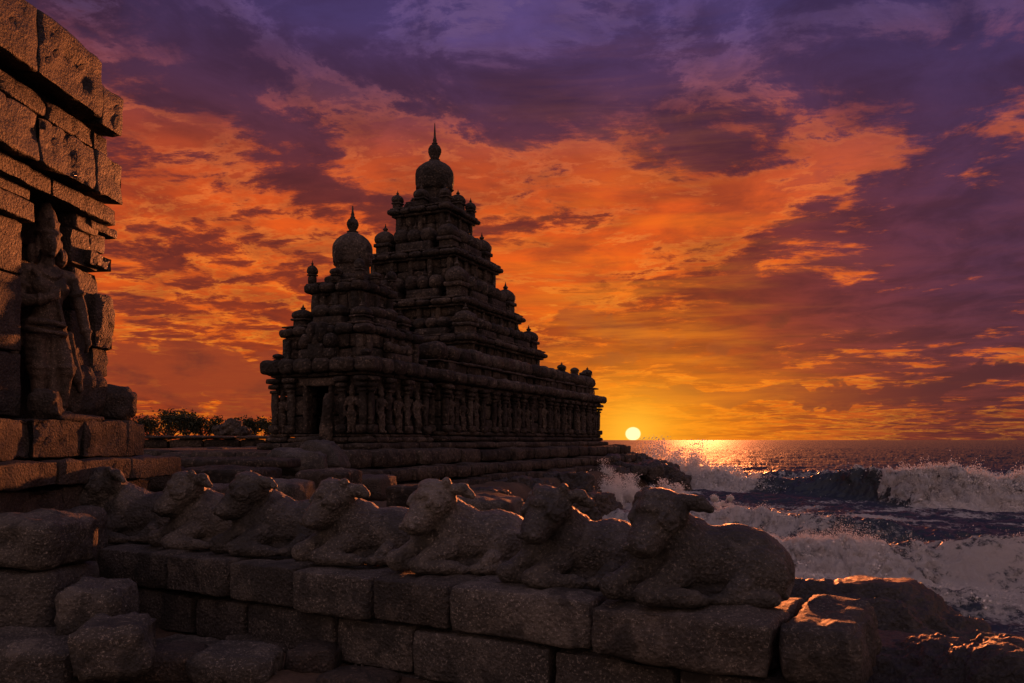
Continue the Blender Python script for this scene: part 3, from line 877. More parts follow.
def dome_cap(parent, zn, zd0, zd1, rn, rd, zb, rb, zt, rg):
    """octagonal neck, eight-ribbed dome and pot finial"""
    mb = MB()
    mb.add(*lathe([(rn*1.08, zn), (rn*1.1, zn+.12), (rn*.94, zn+.2), (rn*.92, zd0-.10), (rn*1.05, zd0-.02), (rn*1.05, zd0+.03)], 0, 0, 8, rot=R(22.5)))
    mb.build('neck', M_FAR, parent, smooth=False)
    H = zd1-zd0
    prof = [(rn*.9, zd0-.02), (rd*.93, zd0), (rd*.97, zd0+H*.04), (rd*.97, zd0+H*.16), (rd*1.0, zd0+H*.22), (rd*1.0, zd0+H*.50), (rd*.95, zd0+H*.62), (rd*.82, zd0+H*.75), (rd*.62, zd0+H*.86),
            (rd*.42, zd0+H*.93), (rd*.24, zd0+H*1.0)]
    V, Fc = lathe(prof, 0, 0, 32, lump=.02)
    ang = np.arctan2(V[:, 1], V[:, 0])
    rib = 1 + .028*np.abs(np.cos(ang*4))**6
    V[:, 0] *= rib; V[:, 1] *= rib
    MB().add(V, Fc).build('dome', M_FAR, parent)
    mb = MB()
    pr = [(rd*.24, zd1-.03), (rd*.30, zd1+.03), (rb*.55, zd1+.08), (rb*.80, zb-rb*.75), (rb, zb-rb*.2), (rb*.98, zb+rb*.2), (rb*.75, zb+rb*.68), (rb*.38, zb+rb*.95),
          (rb*.46, zb+rb*1.1), (rb*.28, zb+rb*1.25), (rb*.30, zb+rb*1.6), (rb*.18, zb+rb*2.0), (.02, zt)]
    pr = [(a, z) for a, z in pr if z <= zt]
    mb.add(*lathe(pr, 0, 0, 18, lump=.02)).build('finial', M_FAR, parent)

# a worn standing figure for the niches, shared by the wall reliefs
def relief_mesh(seed):
    rr = random.Random(seed); s_ = rr.choice((-1, 1))
    sh = [ell((0, 0, 1.62), (.13, .13, .17)), ell((0, .02, 1.82), (.12, .11, .16)), cap((0, .02, 1.35), (0, 0, 1.5), .09, .08),
          cap((-.22, .02, 1.36), (.22, .02, 1.36), .10, .10), ell((0, 0, 1.22), (.22, .13, .22)), ell((0.03*s_, 0, .98), (.17, .12, .2)),
          ell((.05*s_, .0, .80), (.22, .14, .16)), cap((.12, 0, .78), (.13 + .04*s_, -.02, .12), .12, .075), cap((-.12, 0, .78), (-.10, -.02, .12), .12, .075),
          ell((.15, -.06, .06), (.08, .13, .06)), ell((-.1, -.06, .06), (.08, .13, .06)),
          cap((.29*s_, .02, 1.34), (.36*s_, -.02, 1.02), .075, .06), cap((.36*s_, -.02, 1.02), (.30*s_, -.08, .70), .06, .05),
          cap((-.29*s_, .02, 1.34), (-.37*s_, -.04, 1.06), .075, .06), cap((-.37*s_, -.04, 1.06), (-.20*s_, -.16, 1.28), .06, .055)]
    return fuse(sh, .045, smooth=2, layers=((5, .03), (14, .015)), seed=seed)
_rel = [relief_mesh(k) for k in (1, 2, 3)]
_relm = []
def relief(parent, x, y, z, rz, h, k, mat=None):
    mat = mat or M_FAR
    k = k % 3
    while len(_relm) <= k:
        V, Fc = _rel[len(_relm)]
        me = mesh_obj('relief_figure', V, Fc, mat); _relm.append(me.data); bpy.data.objects.remove(me)
    o = bpy.data.objects.new('relief_figure', _relm[k]); COL.objects.link(o); o.parent = parent
    o.location = (x, y, z); o.rotation_euler.z = rz; o.scale = (h/1.95,)*3
    return o

def pilaster(parent, x, y, z0, z1, w, d, nx, ny):
    """square wall pillar with base, shaft and spreading capital; (nx,ny) points out of the wall"""
    mb = MB()
    def bx(ww, dd, a, b, **k):
        if abs(nx) > .5: blk(mb, min(x, x+nx*dd), max(x, x+nx*dd), y-ww/2, y+ww/2, a, b, **k)
        else: blk(mb, x-ww/2, x+ww/2, min(y, y+ny*dd), max(y, y+ny*dd), a, b, **k)
    H = z1-z0
    bx(w*1.35, d*1.5, z0, z0+H*.16, r=.04, amp=.035, cell=.2)
    bx(w, d*1.0, z0+H*.15, z0+H*.80, r=.04, amp=.05, cell=.2)
    bx(w*1.18, d*1.25, z0+H*.72, z0+H*.79, r=.05, amp=.02, cell=.2)
    bx(w*1.5, d*1.5, z0+H*.80, z0+H*.89, r=.05, amp=.03, cell=.2)
    bx(w*1.9, d*1.7, z0+H*.90, z1, r=.04, amp=.03, cell=.2)
    return mb.build('pilaster', M_FAR, parent)

# ------------------------------------------------------------------ big temple
big = empty('large_temple', (-4.12, 42.5, 0), TROT)
tag(big, 'tall stepped stone temple tower with a pointed finial and a long side wall', 'temple')
rg = random.Random(11)
WX, Y0, Y1 = 5.78, -9.8, 10.3
WL, YF = 4.4, -4.4     # the left half starts further back, behind the small shrine
def ring2(mb, e, z0, z1, depth, step, **k):
    ring_course(mb, -WL-e, WX+e, YF-e, Y1+e, z0, z1, depth, step, rg, **k)
    ring_course(mb, -.6-e, WX+e-.004, Y0-e, YF+1, z0+.003, z1-.004, depth, step, rg, **k)
# plinth mouldings
mb = MB()
ring2(mb, +.55, 2.85, 3.12, .9, 1.6, r=.05, amp=.03, cell=.3)
mb.build('plinth', M_FAR, big)
mb = MB()
ring2(mb, +.30, 3.12, 3.36, .7, 1.5, r=.10, amp=.03, cell=.3)
ring2(mb, +.18, 3.36, 3.56, .6, 1.3, r=.08, amp=.03, cell=.3)
mb.build('plinth', M_FAR, big)
mb = MB()
blk(mb, -WL+.25, WX-.25, YF+.25, Y1-.25, 2.9, 5.5, r=.02, amp=0, cell=2); blk(mb, -.4, WX-.252, Y0+.25, YF+.3, 2.91, 5.49, r=.02, amp=0, cell=2)
for (za, zb_) in ((3.52, 4.1), (4.1, 4.75), (4.75, 5.35)):
    ring2(mb, 0, za, zb_, .35, .95, r=.04, amp=.05, cell=.22, jit=.05, miss=.03, core=False)
mb.build('wall', M_FAR, big)
# pillars and figures along the right-hand wall and the front
k = 0; y = Y0 + .25
while y < Y1 - .1:
    pilaster(big, WX-.02, y, 3.5, 5.38, rg.uniform(.26, .36), rg.uniform(.16, .26), 1, 0)
    if y + .7 < Y1 and k % 5 != 3:
        relief(big, WX+.08, y + .55, 3.56, R(90) + R(rg.uniform(-15, 15)), rg.uniform(1.35, 1.7), k)
    y += rg.uniform(1.0, 1.2); k += 1
for i in range(4):
    pilaster(big, -.3 + i*1.9, Y0+.02, 3.5, 5.38, .34, .2, 0, -1)
# cornice over the wall, then the row of fat barrel stones
mb = MB(); ring2(mb, +.18, 5.30, 5.48, .6, 1.1, r=.04, amp=.03, cell=.25); mb.build('cornice', M_FAR, big)
mb = MB(); ring2(mb, +.52, 5.47, 5.92, 1.1, .98, r=.14, amp=.04, cell=.18, gap=.05, jit=.05); mb.build('cornice', M_FAR, big)
mb = MB(); ring2(mb, -.1, 5.9, 6.38, .6, .8, r=.04, amp=.05, cell=.2, jit=.10, gap=.1); mb.build('wall', M_FAR, big)
mb = MB(); ring2(mb, +.05, 6.30, 6.42, .7, 1.3, r=.03, amp=.03, cell=.25, jit=.06); mb.build('cornice', M_FAR, big)
mb = MB(); ring2(mb, -.05, 6.42, 7.08, 1.05, 1.15, r=.27, amp=.05, cell=.16, gap=.07, jit=.05); mb.build('barrel_course', M_FAR, big)
for i, (x_, y_, w_, h_) in enumerate([(5.25, 9.8, .62, .85), (5.2, 7.6, .5, .75), (5.2, 5.4, .5, .7), (5.2, 9.0, .4, .5), (-3.9, 9.8, .6, .8)]):
    kuta(big, x_, y_, 7.0, w_, h_, rg, fin=(i % 2 == 0), name='parapet_shrine')
# the stepped tower
def tier(root, Sw, z0, zc0, Sc, zc1, rg, nb=.8, cell=.2, relief_cols=0, mat=M_FAR):
    mb = MB()
    h = Sw/2
    blk(mb, -h+.25, h-.25, -h+.25, h-.25, z0-.1, zc0+.05, r=.02, amp=0, cell=2)
    n = max(2, int(round((zc0-z0)/.55))); 
    for q in range(n):
        a = z0 + (zc0-z0)*q/n; b = z0 + (zc0-z0)*(q+1)/n
        ring_course(mb, -h, h, -h, h, a, b, .4, nb, rg, r=.04, amp=.05, cell=cell, jit=.06, core=False)
    # small pillars standing proud of the wall
    m_ = max(3, int(Sw/.85))
    for q in range(m_):
        t = -h + .18 + (Sw-.36)*q/(m_-1)
        blk(mb, t-.13, t+.13, -h-.13, -h+.1, z0, zc0-.02, r=.04, amp=.03, cell=.2)
        blk(mb, t-.13, t+.13, h-.1, h+.13, z0, zc0-.02, r=.04, amp=.03, cell=.2)
        blk(mb, h-.1, h+.13, t-.13, t+.13, z0, zc0-.02, r=.04, amp=.03, cell=.2)
        blk(mb, -h-.13, -h+.1, t-.13, t+.13, z0, zc0-.02, r=.04, amp=.03, cell=.2)
    mb.build('tier_wall', mat, root)
    mb = MB()
    c_ = Sc/2; hh = zc1-zc0
    ring_course(mb, -c_+.22, c_-.22, -c_+.22, c_-.22, zc0-.10, zc0+.04, .5, nb*1.3, rg, r=.03, amp=.02, cell=cell)
    ring_course(mb, -c_, c_, -c_, c_, zc0+.02, zc1-.06, .7, nb*1.15, rg, r=hh*.30, amp=.035, cell=cell*.8, jit=.05, gap=.04)
    ring_course(mb, -c_+.14, c_-.14, -c_+.14, c_-.14, zc1-.07, zc1+.04, .6, nb*1.4, rg, r=.03, amp=.02, cell=cell, jit=.04)
    mb.build('cornice', mat, root)
def shrines(root, S_, z, wk, hk, nsal, wsal, hsal, rg, lk=None):
    """corner shrines and barrel shrines along the edge of a tier"""
    c_ = S_/2 - wk/2
    for sx in (-1, 1):
        for sy in (-1, 1):
            kuta(root, sx*c_, sy*c_, z, wk, hk*rg.uniform(.96, 1.04), rg)
    free = S_ - 2*wk - .2
    if nsal:
        L_ = free/nsal - .18
        for q in range(nsal):
            t = -free/2 + free*(q+.5)/nsal
            e = S_/2 - wsal/2
            sala(root, t, -e, z, L_, wsal, hsal, True, rg); sala(root, t, e, z, L_, wsal, hsal, True, rg)
            sala(root, e, t, z, L_, wsal, hsal, False, rg); sala(root, -e, t, z, L_, wsal, hsal, False, rg)
tier(big, 8.5, 6.3, 7.76, 9.45, 8.14, rg)
shrines(big, 8.7, 8.14, 1.05, 1.55, 3, .85, 1.05, rg)
tier(big, 6.7, 8.1, 9.70, 7.55, 10.08, rg)
shrines(big, 6.75, 10.08, 1.05, 2.15, 2, .85, 1.45, rg)
tier(big, 4.8, 10.0, 12.34, 5.65, 12.72, rg)
shrines(big, 4.75, 12.72, 1.0, 1.95, 1, .8, 1.5, rg)
tier(big, 2.9, 12.6, 14.90, 3.75, 15.24, rg, nb=.6)
for sx in (-1, 1):
    for sy in (-1, 1):
        kuta(big, sx*1.42, sy*1.42, 15.24, .56, 1.25, rg)
for (x_, y_) in ((0, -1.4), (1.4, 0), (0, 1.4), (-1.4, 0)):
    kuta(big, x_, y_, 15.24, .75, 1.3, rg, name='parapet_shrine')
mb = MB(); blk(mb, -1.15, 1.15, -1.15, 1.15, 15.1, 15.75, r=.05, amp=.03, cell=.2); mb.build('tier_wall', M_FAR, big)
dome_cap(big, 15.7, 16.5, 18.1, .98, 1.03, 18.62, .36, 20.1, rg)

# ------------------------------------------------------------------ small shrine in front of it
small = empty('small_temple', (-5.84, 29.2, 0), TROT)
tag(small, 'smaller domed stone shrine with a dark doorway, in front of the tall tower', 'temple')
rg = random.Random(23)
h = 1.95
mb = MB(); ring_course(mb, -h-.45, h+.45, -h-.45, h+.45, 2.85, 3.10, .7, 1.0, rg, r=.05, amp=.03, cell=.16); mb.build('plinth', M_FAR, small)
mb = MB()
ring_course(mb, -h-.25, h+.25, -h-.25, h+.25, 3.10, 3.30, .5, .9, rg, r=.08, amp=.03, cell=.16)
ring_course(mb, -h-.12, h+.12, -h-.12, h+.12, 3.30, 3.42, .4, .8, rg, r=.05, amp=.02, cell=.16); mb.build('plinth', M_FAR, small)
# walls with a real door opening in the front
dw, dx_ = .46, -.02
mb = MB()
for (za, zb_) in ((3.42, 4.05), (4.05, 4.75), (4.75, 5.42)):
    for (xa, xb) in ((-h, dx_-dw), (dx_+dw, h)):
        m2 = (xa+xb)/2 + rg.uniform(-.2, .2)
        blk(mb, xa, m2-.01, -h, -h+.55, za, zb_-.02, r=.04, amp=.045, cell=.14); blk(mb, m2+.01, xb, -h, -h+.55, za, zb_-.02, r=.04, amp=.045, cell=.14)
    for q in range(4):
        a = -h + .56 + (2*h-.56)*q/4; b = -h + .56 + (2*h-.56)*(q+1)/4 - .02
        blk(mb, h-.5, h, a, b, za, zb_-.02, r=.04, amp=.045, cell=.14); blk(mb, -h, -h+.5, a, b, za, zb_-.02, r=.04, amp=.045, cell=.14)
    blk(mb, -h+.5, h-.5, h-.5, h, za, zb_, r=.03, amp=.02, cell=.4)
blk(mb, dx_-dw-.1, dx_+dw+.1, -h+.02, -h+.5, 5.05, 5.42, r=.03, amp=.02, cell=.14)
mb.build('wall', M_FAR, small)
mb = MB(); blk(mb, -h+.5, h-.5, -h+.5, h-.5, 3.0, 3.40, r=.01, amp=0, cell=2)
blk(mb, -h+.3, h-.3, -h+.3, h-.3, 5.3, 5.5, r=.01, amp=0, cell=2); blk(mb, -h+.5, h-.5, .2, .4, 3.4, 5.4, r=.01, amp=0, cell=2); mb.build('inner_chamber', M_DARK, small)
# door frame: two jambs, a lintel, a broken slab leaning at the right
fr = MB(); blk(fr, dx_-dw-.16, dx_-dw+.02, -h-.10, -h+.3, 3.42, 5.12, r=.03, amp=.03, cell=.12)
blk(fr, dx_+dw-.02, dx_+dw+.16, -h-.10, -h+.3, 3.42, 5.12, r=.03, amp=.03, cell=.12); blk(fr, dx_-dw-.3, dx_+dw+.3, -h-.14, -h+.3, 5.05, 5.32, r=.04, amp=.03, cell=.12)
fr.build('door_frame', M_FAR, small)
fr = MB(); fr.add(*block(dx_+dw+.12, -h-.32, 3.95, .50, .26, 1.7, r=.06, amp=.06, cell=.12, taper=(.55, .7), tilt=(0, R(4)))); fr.build('leaning_slab', M_FAR, small)
fr = MB(); blk(fr, -.62, .60, -h-.95, -h-.35, 2.9, 3.12, r=.05, amp=.04, cell=.12); blk(fr, -.45, .45, -h-.70, -h-.2, 3.1, 3.32, r=.05, amp=.04, cell=.12); fr.build('doorstep', M_FAR, small)
for (x_, nx, ny) in ((-h+.12, 0, -1), (-1.15, 0, -1), (1.02, 0, -1), (h-.12, 0, -1)):
    pilaster(small, x_, -h+.02, 3.42, 5.36, .26, .20, 0, -1)
for y_ in (-h+.12, -.75, .45, h-.15): pilaster(small, h-.02, y_, 3.42, 5.36, .26, .20, 1, 0); pilaster(small, -h+.02, y_, 3.42, 5.36, .26, .20, -1, 0)
relief(small, 1.42, -h-.10, 3.42, 0, 1.65, 0); relief(small, -1.52, -h-.08, 3.42, R(-10), 1.5, 1)
relief(small, h+.10, -1.25, 3.42, R(90), 1.6, 1); relief(small, h+.10, -.15, 3.42, R(90), 1.55, 2); relief(small, h+.10, 1.15, 3.42, R(90), 1.6, 0)
mb = MB(); ring_course(mb, -h-.12, h+.12, -h-.12, h+.12, 5.38, 5.52, .5, .9, rg, r=.03, amp=.02, cell=.16); mb.build('cornice', M_FAR, small)
mb = MB(); ring_course(mb, -h-.42, h+.42, -h-.42, h+.42, 5.50, 5.98, .9, .80, rg, r=.14, amp=.045, cell=.12, gap=.035, jit=.05); mb.build('cornice', M_FAR, small)
tier(small, 3.45, 5.95, 6.82, 3.85, 7.22, rg, nb=.6, cell=.14)
for sx in (-1, 1):
    for sy in (-1, 1): kuta(small, sx*1.86, sy*1.86, 5.96, .34, .44, rg, fin=False)
sala(small, 0, -1.93, 5.96, 1.5, .62, 1.05, True, rg, 1); sala(small, 1.95, 0, 5.96, 1.6, .42, .78, False, rg, 2); sala(small, -1.95, 0, 5.96, 1.6, .5, .9, False, rg, 2)
sala(small, 0, -1.93, 5.96, .72, .70, 1.55, True, rg, 0)
tier(small, 2.05, 7.15, 8.44, 2.5, 8.84, rg, nb=.55, cell=.13)
shrines(small, 3.2, 7.22, .70, .92, 1, .66, .86, rg)
for sx in (-1, 1):
    for sy in (-1, 1): kuta(small, sx*1.02, sy*1.02, 8.86, .34, .98, rg)
for (x_, y_) in ((0, -.98), (.98, 0), (-.98, 0), (0, .98)): kuta(small, x_, y_, 8.86, .42, .62, rg, fin=False, name='parapet_shrine')
mb = MB(); blk(mb, -.74, .74, -.74, .74, 8.8, 9.12, r=.05, amp=.02, cell=.14); mb.build('tier_wall', M_FAR, small)
dome_cap(small, 9.0, 9.64, 10.80, .68, .72, 11.12, .22, 11.78, rg)

# ------------------------------------------------------------------ terrace the temples stand on
plat = empty('stone_terrace', (-4.26, 42.5, 0), TROT)
tag(plat, 'stepped terrace of rough stone blocks carrying both temples', 'terrace')
rg = random.Random(3)
def terr(x0, x1, y0, y1, z0, z1, depth, step, name, **k):
    mb = MB(); ring_course(mb, x0, x1, y0, y1, z0, z1, depth, step, rg, **k); return mb.build(name, M_FAR, plat)
terr(-9.5, 7.3, -17.6, 13.2, 2.32, 2.86, 1.2, 1.5, 'block_course', r=.09, amp=.06, cell=.25, gap=.05, jit=.10)
terr(-10.3, 8.0, -18.6, 12.6, 1.86, 2.32, 1.2, 1.1, 'block_course', r=.07, amp=.05, cell=.25, gap=.04, jit=.08)
terr(-10.7, 8.3, -19.0, 12.0, 1.30, 1.86, 1.2, 1.6, 'block_course', r=.07, amp=.05, cell=.3, gap=.04, jit=.08)

# ================================================================== ruined shrine wall at the left, with the standing figure
# its long face runs almost along the view, x = FX(y), facing +x
def FX(y, off=0.0): return -5.93 + .06*y + off
FROT = math.atan2(.06, 1)*-1.0
shrine = empty('ruined_shrine', (-6.5, 9.0, 1.3), 0)
tag(shrine, 'ruined reddish shrine wall with heavy cornices and a carved standing figure in a niche', 'ruin')
rg = random.Random(41)
def fcourse(name, y0, y1, z0, z1, off, depth, cuts, mat=M_RUIN, r=.05, amp=.035, cell=.07, jit=.006, ends=None, **k):
    big_r = r >= .11
    r = r if big_r else .020
    wam = amp*1.2; amp = amp if big_r else amp*.22
    """a course of blocks along the face; off = how far it stands out; cuts = fractions of the joints"""
    cs = [0] + list(cuts) + [1]
    for a, b in zip(cs[:-1], cs[1:]):
        ya = y0 + (y1-y0)*a + .002; yb = y0 + (y1-y0)*b - .002
        o_ = off + rg.uniform(-jit, jit)
        yc = (ya+yb)/2
        zz = rg.uniform(-.01, .01)
        add_block(shrine, name, mat, FX(yc, o_) - depth/2, yc, (z0+z1)/2 + zz, depth, yb-ya, z1-z0-.015, FROT, r=r, amp=amp, cell=cell, wn=((FX(yc, o_), yc, (z0+z1)/2), wam), **k)
NY = 7.3
# core behind the face
add_block(shrine, 'wall', M_RUIN, -7.9, 8.45, 5.2, 3.6, 3.0, 3.9, FROT, r=.05, amp=.03, cell=.5)
# plinth
fcourse('plinth_block', NY, 10.75, 2.98, 3.44, .36, 1.2, (.34, .60, .86), r=.07, amp=.05)
fcourse('plinth_block', NY, 11.25, 2.70, 2.98, .62, 1.4, (.30, .66), r=.05, amp=.04)
fcourse('plinth_block', NY, 10.6, 2.10, 2.70, .55, 1.4, (.42, .70), r=.10, amp=.07)
fcourse('plinth_block', NY, 10.9, 1.50, 2.10, .60, 1.4, (.38, .72), r=.10, amp=.06)
# wall: near pier, niche back, far pier
fcourse('wall_block', NY, 8.78, 3.44, 4.15, .02, .8, (.5,), amp=.025)
fcourse('wall_block', NY, 8.76, 4.15, 5.00, .03, .8, (.45,), amp=.025)
fcourse('wall_block', NY, 8.80, 5.00, 5.60, .02, .8, (.55,), amp=.025)
fcourse('wall_block', NY, 8.84, 5.60, 5.84, .12, .8, (.5,), amp=.02, r=.04)
fcourse('wall_block', NY, 8.88, 5.84, 6.00, .06, .8, (.5,), amp=.02)
for za, zb_ in ((3.44, 4.5), (4.5, 5.5), (5.5, 6.0)):
    fcourse('niche_back', 8.78, 10.0, za, zb_, -.38, .5, (), amp=.03)
for za, zb_, o_ in ((3.44, 3.98, .02), (3.98, 4.8, -.02), (4.8, 5.35, .0), (5.35, 5.8, -.03), (5.8, 6.0, .02)):
    fcourse('wall_block', 9.72, 10.28 + rg.uniform(-.04, .05), za, zb_, o_, .8, (), amp=.03, cell=.07)
# bracket capital and broken carving on the corner
for (y0_, y1_, z0_, z1_, o_, d_) in ((10.0, 10.52, 5.38, 5.60, .05, .8), (10.1, 10.44, 5.60, 5.86, -.02, .7), (9.98, 10.62, 5.86, 5.98, .04, .7)):
    fcourse('capital', y0_, y1_, z0_, z1_, o_, d_, (), amp=.035, cell=.06, r=.07)
for (y0_, y1_, z0_, z1_, o_, d_) in ((10.02, 10.44, 4.36, 5.06, .10, .5), (10.10, 10.55, 4.55, 4.95, .06, .4), (10.06, 10.40, 4.02, 4.40, .04, .5)):
    fcourse('corner_carving', y0_, y1_, z0_, z1_, o_, d_, (), amp=.06, cell=.05, r=.09)
fcourse('corner_block', 9.55, 10.28, 3.42, 4.06, .14, .5, (), amp=.05, r=.16, cell=.06)
add_block(shrine, 'corner_block', M_RUIN, FX(10.45, .10), 10.42, 3.66, .50, .52, .46, R(20), r=.16, amp=.05, cell=.05)
# bed mould, lower cornice, recess, string course, upper cornice
fcourse('cornice_block', NY, 10.43, 5.98, 6.21, .15, 1.1, (.58,), amp=.03, r=.05)
fcourse('cornice_block', NY, 10.32, 6.21, 6.74, .30, 1.4, (.45, .80), amp=.04, r=.08)
fcourse('frieze_block', NY, 10.05, 6.72, 6.87, .00, 1.2, (.5,), amp=.02)
fcourse('cornice_block', NY, 10.30, 6.85, 7.10, .10, 1.2, (.60, .90), amp=.035, r=.05)
fcourse('frieze_block', NY, 9.8, 7.08, 7.22, -.02, 1.2, (.5,), amp=.02)
fcourse('cornice_block', NY, 9.86, 7.16, 7.86, .30, 1.5, (.52,), amp=.045, r=.08)
fcourse('cornice_block', 9.88, 10.38, 7.10, 7.62, .26, 1.2, (), amp=.06, r=.10)

# the carved figure, about 2.5 m tall, in the niche
def figure():
    sh = []
    # pose: weight on one leg, one arm bent over the chest, the other hanging; faces -y locally
    sh += [ell((.02, -.01, 2.10), (.135, .15, .185)), ell((.02, -.14, 2.07), (.06, .05, .10)), ell((.02, -.03, 2.01), (.10, .12, .10)),
           cap((.02, .03, 1.82), (.02, .01, 2.0), .09, .08)]
    # tall crown with bands
    sh += [cap((.02, .02, 2.20), (.02, .05, 2.42), .15, .115), ring((.02, .01, 2.21), (0, -.1, 1), .14, .03), ring((.02, .03, 2.34), (0, -.1, 1), .125, .025),
           ell((.02, -.10, 2.30), (.05, .05, .08)), ell((.02, .05, 2.54), (.07, .07, .05))]
    # ears with heavy rings, hair rolls
    for s_ in (-1, 1):
        sh += [ell((.02+s_*.145, .0, 2.08), (.03, .05, .08)), ring((.02+s_*.155, .0, 1.96), (s_, 0, .1), .055, .022), ell((.02+s_*.19, .05, 1.95), (.07, .08, .12)),
               ell((.02+s_*.055, -.135, 2.12), (.032, .02, .016))]
    sh += [ell((.02, -.165, 2.08), (.022, .03, .045)), ell((.02, -.145, 1.99), (.045, .025, .014)), ell((.02, -.13, 1.94), (.04, .035, .03))]
    # torso
    sh += [cap((-.27, .02, 1.72), (.29, .02, 1.70), .105, .105), ell((.0, .0, 1.58), (.27, .155, .24)), ell((-.11, -.10, 1.56), (.115, .09, .10)), ell((.13, -.10, 1.55), (.115, .09, .10)),
           cap((.0, .0, 1.45), (-.03, .0, 1.18), .19, .165), ell((-.05, .0, 1.06), (.27, .18, .18)), ell((-.03, -.06, 1.22), (.12, .10, .10))]
    # necklace and belts
    sh += [ring((.01, -.06, 1.76), (0, -.75, .8), .13, .028), ring((.01, -.07, 1.68), (0, -.85, .6), .17, .02), ring((-.04, .0, 1.12), (.05, 0, 1), .245, .035, 1.0), ring((-.05, -.02, 1.03), (.05, -.1, 1), .26, .03, 1.0)]
    # garland slanting over the body
    sh += [cap((-.2, -.10, 1.72), (.05, -.17, 1.42), .03, .03), cap((.05, -.17, 1.42), (.14, -.16, 1.14), .03, .03)]
    # legs: standing leg and relaxed leg, draped to the knee
    sh += [cap((-.15, .0, 1.00), (-.13, -.05, .56), .165, .125), cap((-.13, -.05, .56), (-.13, -.02, .12), .105, .065), ell((-.13, -.11, .05), (.08, .17, .055)),
           cap((.09, .0, 1.00), (.19, -.12, .58), .165, .12), cap((.19, -.12, .58), (.16, -.03, .12), .10, .065), ell((.19, -.12, .05), (.08, .17, .055))]
    sh += [ring((-.13, -.04, .60), (0, 0, 1), .12, .03), ring((.18, -.10, .62), (0, 0, 1), .12, .03), ring((-.13, -.02, .17), (0, 0, 1), .07, .025), ring((.16, -.03, .17), (0, 0, 1), .07, .025)]
    # cloth folds between and beside the legs
    sh += [cap((.02, -.12, .98), (.03, -.10, .32), .045, .06), cap((.07, -.10, .92), (.09, -.06, .40), .035, .04), cap((.30, .02, 1.02), (.40, .04, .50), .05, .08),
           cap((.36, .03, .90), (.46, .06, .38), .04, .05), cap((-.34, .04, 1.02), (-.40, .06, .60), .05, .06)]
    for k_ in range(4): sh.append(ring((-.15+.02*k_*.2, -.01-.01*k_, .92-.09*k_), (.1, -.1, 1), .150-.008*k_, .014))
    # arm bent across the chest, hand with fingers
    sh += [cap((-.31, .02, 1.70), (-.37, -.03, 1.36), .098, .080), cap((-.37, -.03, 1.36), (-.13, -.22, 1.39), .078, .055), ell((-.06, -.25, 1.42), (.065, .04, .055))]
    for k_ in range(4): sh.append(cap((-.03, -.265, 1.395+.03*k_), (.05, -.245, 1.43+.032*k_), .0175, .015))
    sh.append(cap((-.07, -.26, 1.46), (-.05, -.26, 1.54), .019, .016))
    # hanging arm, slightly away from the body, hand holding the cloth
    sh += [cap((.33, .02, 1.68), (.43, -.03, 1.34), .098, .078), cap((.43, -.03, 1.34), (.47, -.12, 1.02), .075, .05), ell((.475, -.14, .94), (.045, .055, .07))]
    for k_ in range(4): sh.append(cap((.46+.005*k_, -.175+.03*k_, .90), (.45, -.165+.03*k_, .815), .0175, .015))
    for (c_, n_) in (((-.34, .0, 1.55), (.2, .1, 1)), ((.38, .0, 1.52), (-.3, .1, 1))): sh += [ring(c_, n_, .095, .025), ]
    sh += [ring((-.17, -.19, 1.385), (-1, .7, -.1), .062, .018), ring((.465, -.10, 1.07), (0, .3, 1), .062, .018)]
    V, Fc = fuse(sh, .0150, smooth=1, layers=((3.5, .010), (12, .006), (38, .003)), seed=77.0)
    return V, Fc
M_FIG = st2('worn_carved_sandstone', (.040, .026, .020), (.10, .066, .050), (.19, .13, .10), bump=.55, grain=1.2)
V, Fc = figure()
fig = mesh_obj('carved_figure', V, Fc, M_FIG, shrine)
fig.location = Vector((FX(9.30, -.06), 9.30, 3.44)) - shrine.location
fig.rotation_euler.z = R(52); fig.scale = (.86, .95, .985)
# low stone block at its feet and the worn head of an attendant
add_block(shrine, 'foot_block', M_RUIN, FX(8.95, .18), 8.93, 3.60, .30, .34, .34, R(10), r=.10, amp=.05, cell=.05)
add_block(shrine, 'foot_block', M_RUIN, FX(9.35, .12), 9.35, 3.45, .5, .9, .10, FROT, r=.03, amp=.03, cell=.06)

# ------------------------------------------------------------------ fallen blocks at the lower left
def stone_thing(label, cx, cy, cz, sx, sy, sz, rz=0, mat=None, name='stone_block', cat='stone block', group=None, cell=.06, **k):
    V, Fc = block(0, 0, 0, sx, sy, sz, R(rz), cell=cell, **k)
    o = mesh_obj(name, V, Fc, mat or M_GRAN, None, (cx, cy, cz))
    tag(o, label, cat, group); return o
def P(px_, py_, d): return ((px_-512)/F*d, d, CAM_Z - (py_-440)/F*d)
def by_px(label, x0, x1, y0, y1, d, depth, rz=0, **k):
    """block whose front face spans the given size at distance d"""
    a = P(x0, y0, d); b = P(x1, y1, d)
    return stone_thing(label, (a[0]+b[0])/2, d + depth/2, (a[2]+b[2])/2, b[0]-a[0], depth, a[2]-b[2], rz, **k)
by_px('square block at the left edge, topmost of the pile in the corner', -40, 53, 521, 574, 6.9, .8, -4, r=.07, amp=.06)
by_px('tall streaked block at the left edge, second from the top of the corner pile', -45, 50, 573, 648, 6.9, .9, 2, r=.06, amp=.04)
by_px('rounded squarish boulder leaning on the corner pile under the first bull', 51, 113, 586, 642, 6.7, .55, 8, r=.10, amp=.05)
by_px('block lying at the foot of the corner pile, bottom left', 62, 132, 628, 684, 6.1, .6, 14, r=.09, amp=.05)
by_px('wide block in the very bottom left corner of the picture', -60, 66, 648, 720, 6.2, .8, 0, r=.08, amp=.05)
by_px('dark block between the corner pile and the parapet', 38, 72, 515, 600, 8.0, .8, 0, r=.08, amp=.05)
gz = 1.25
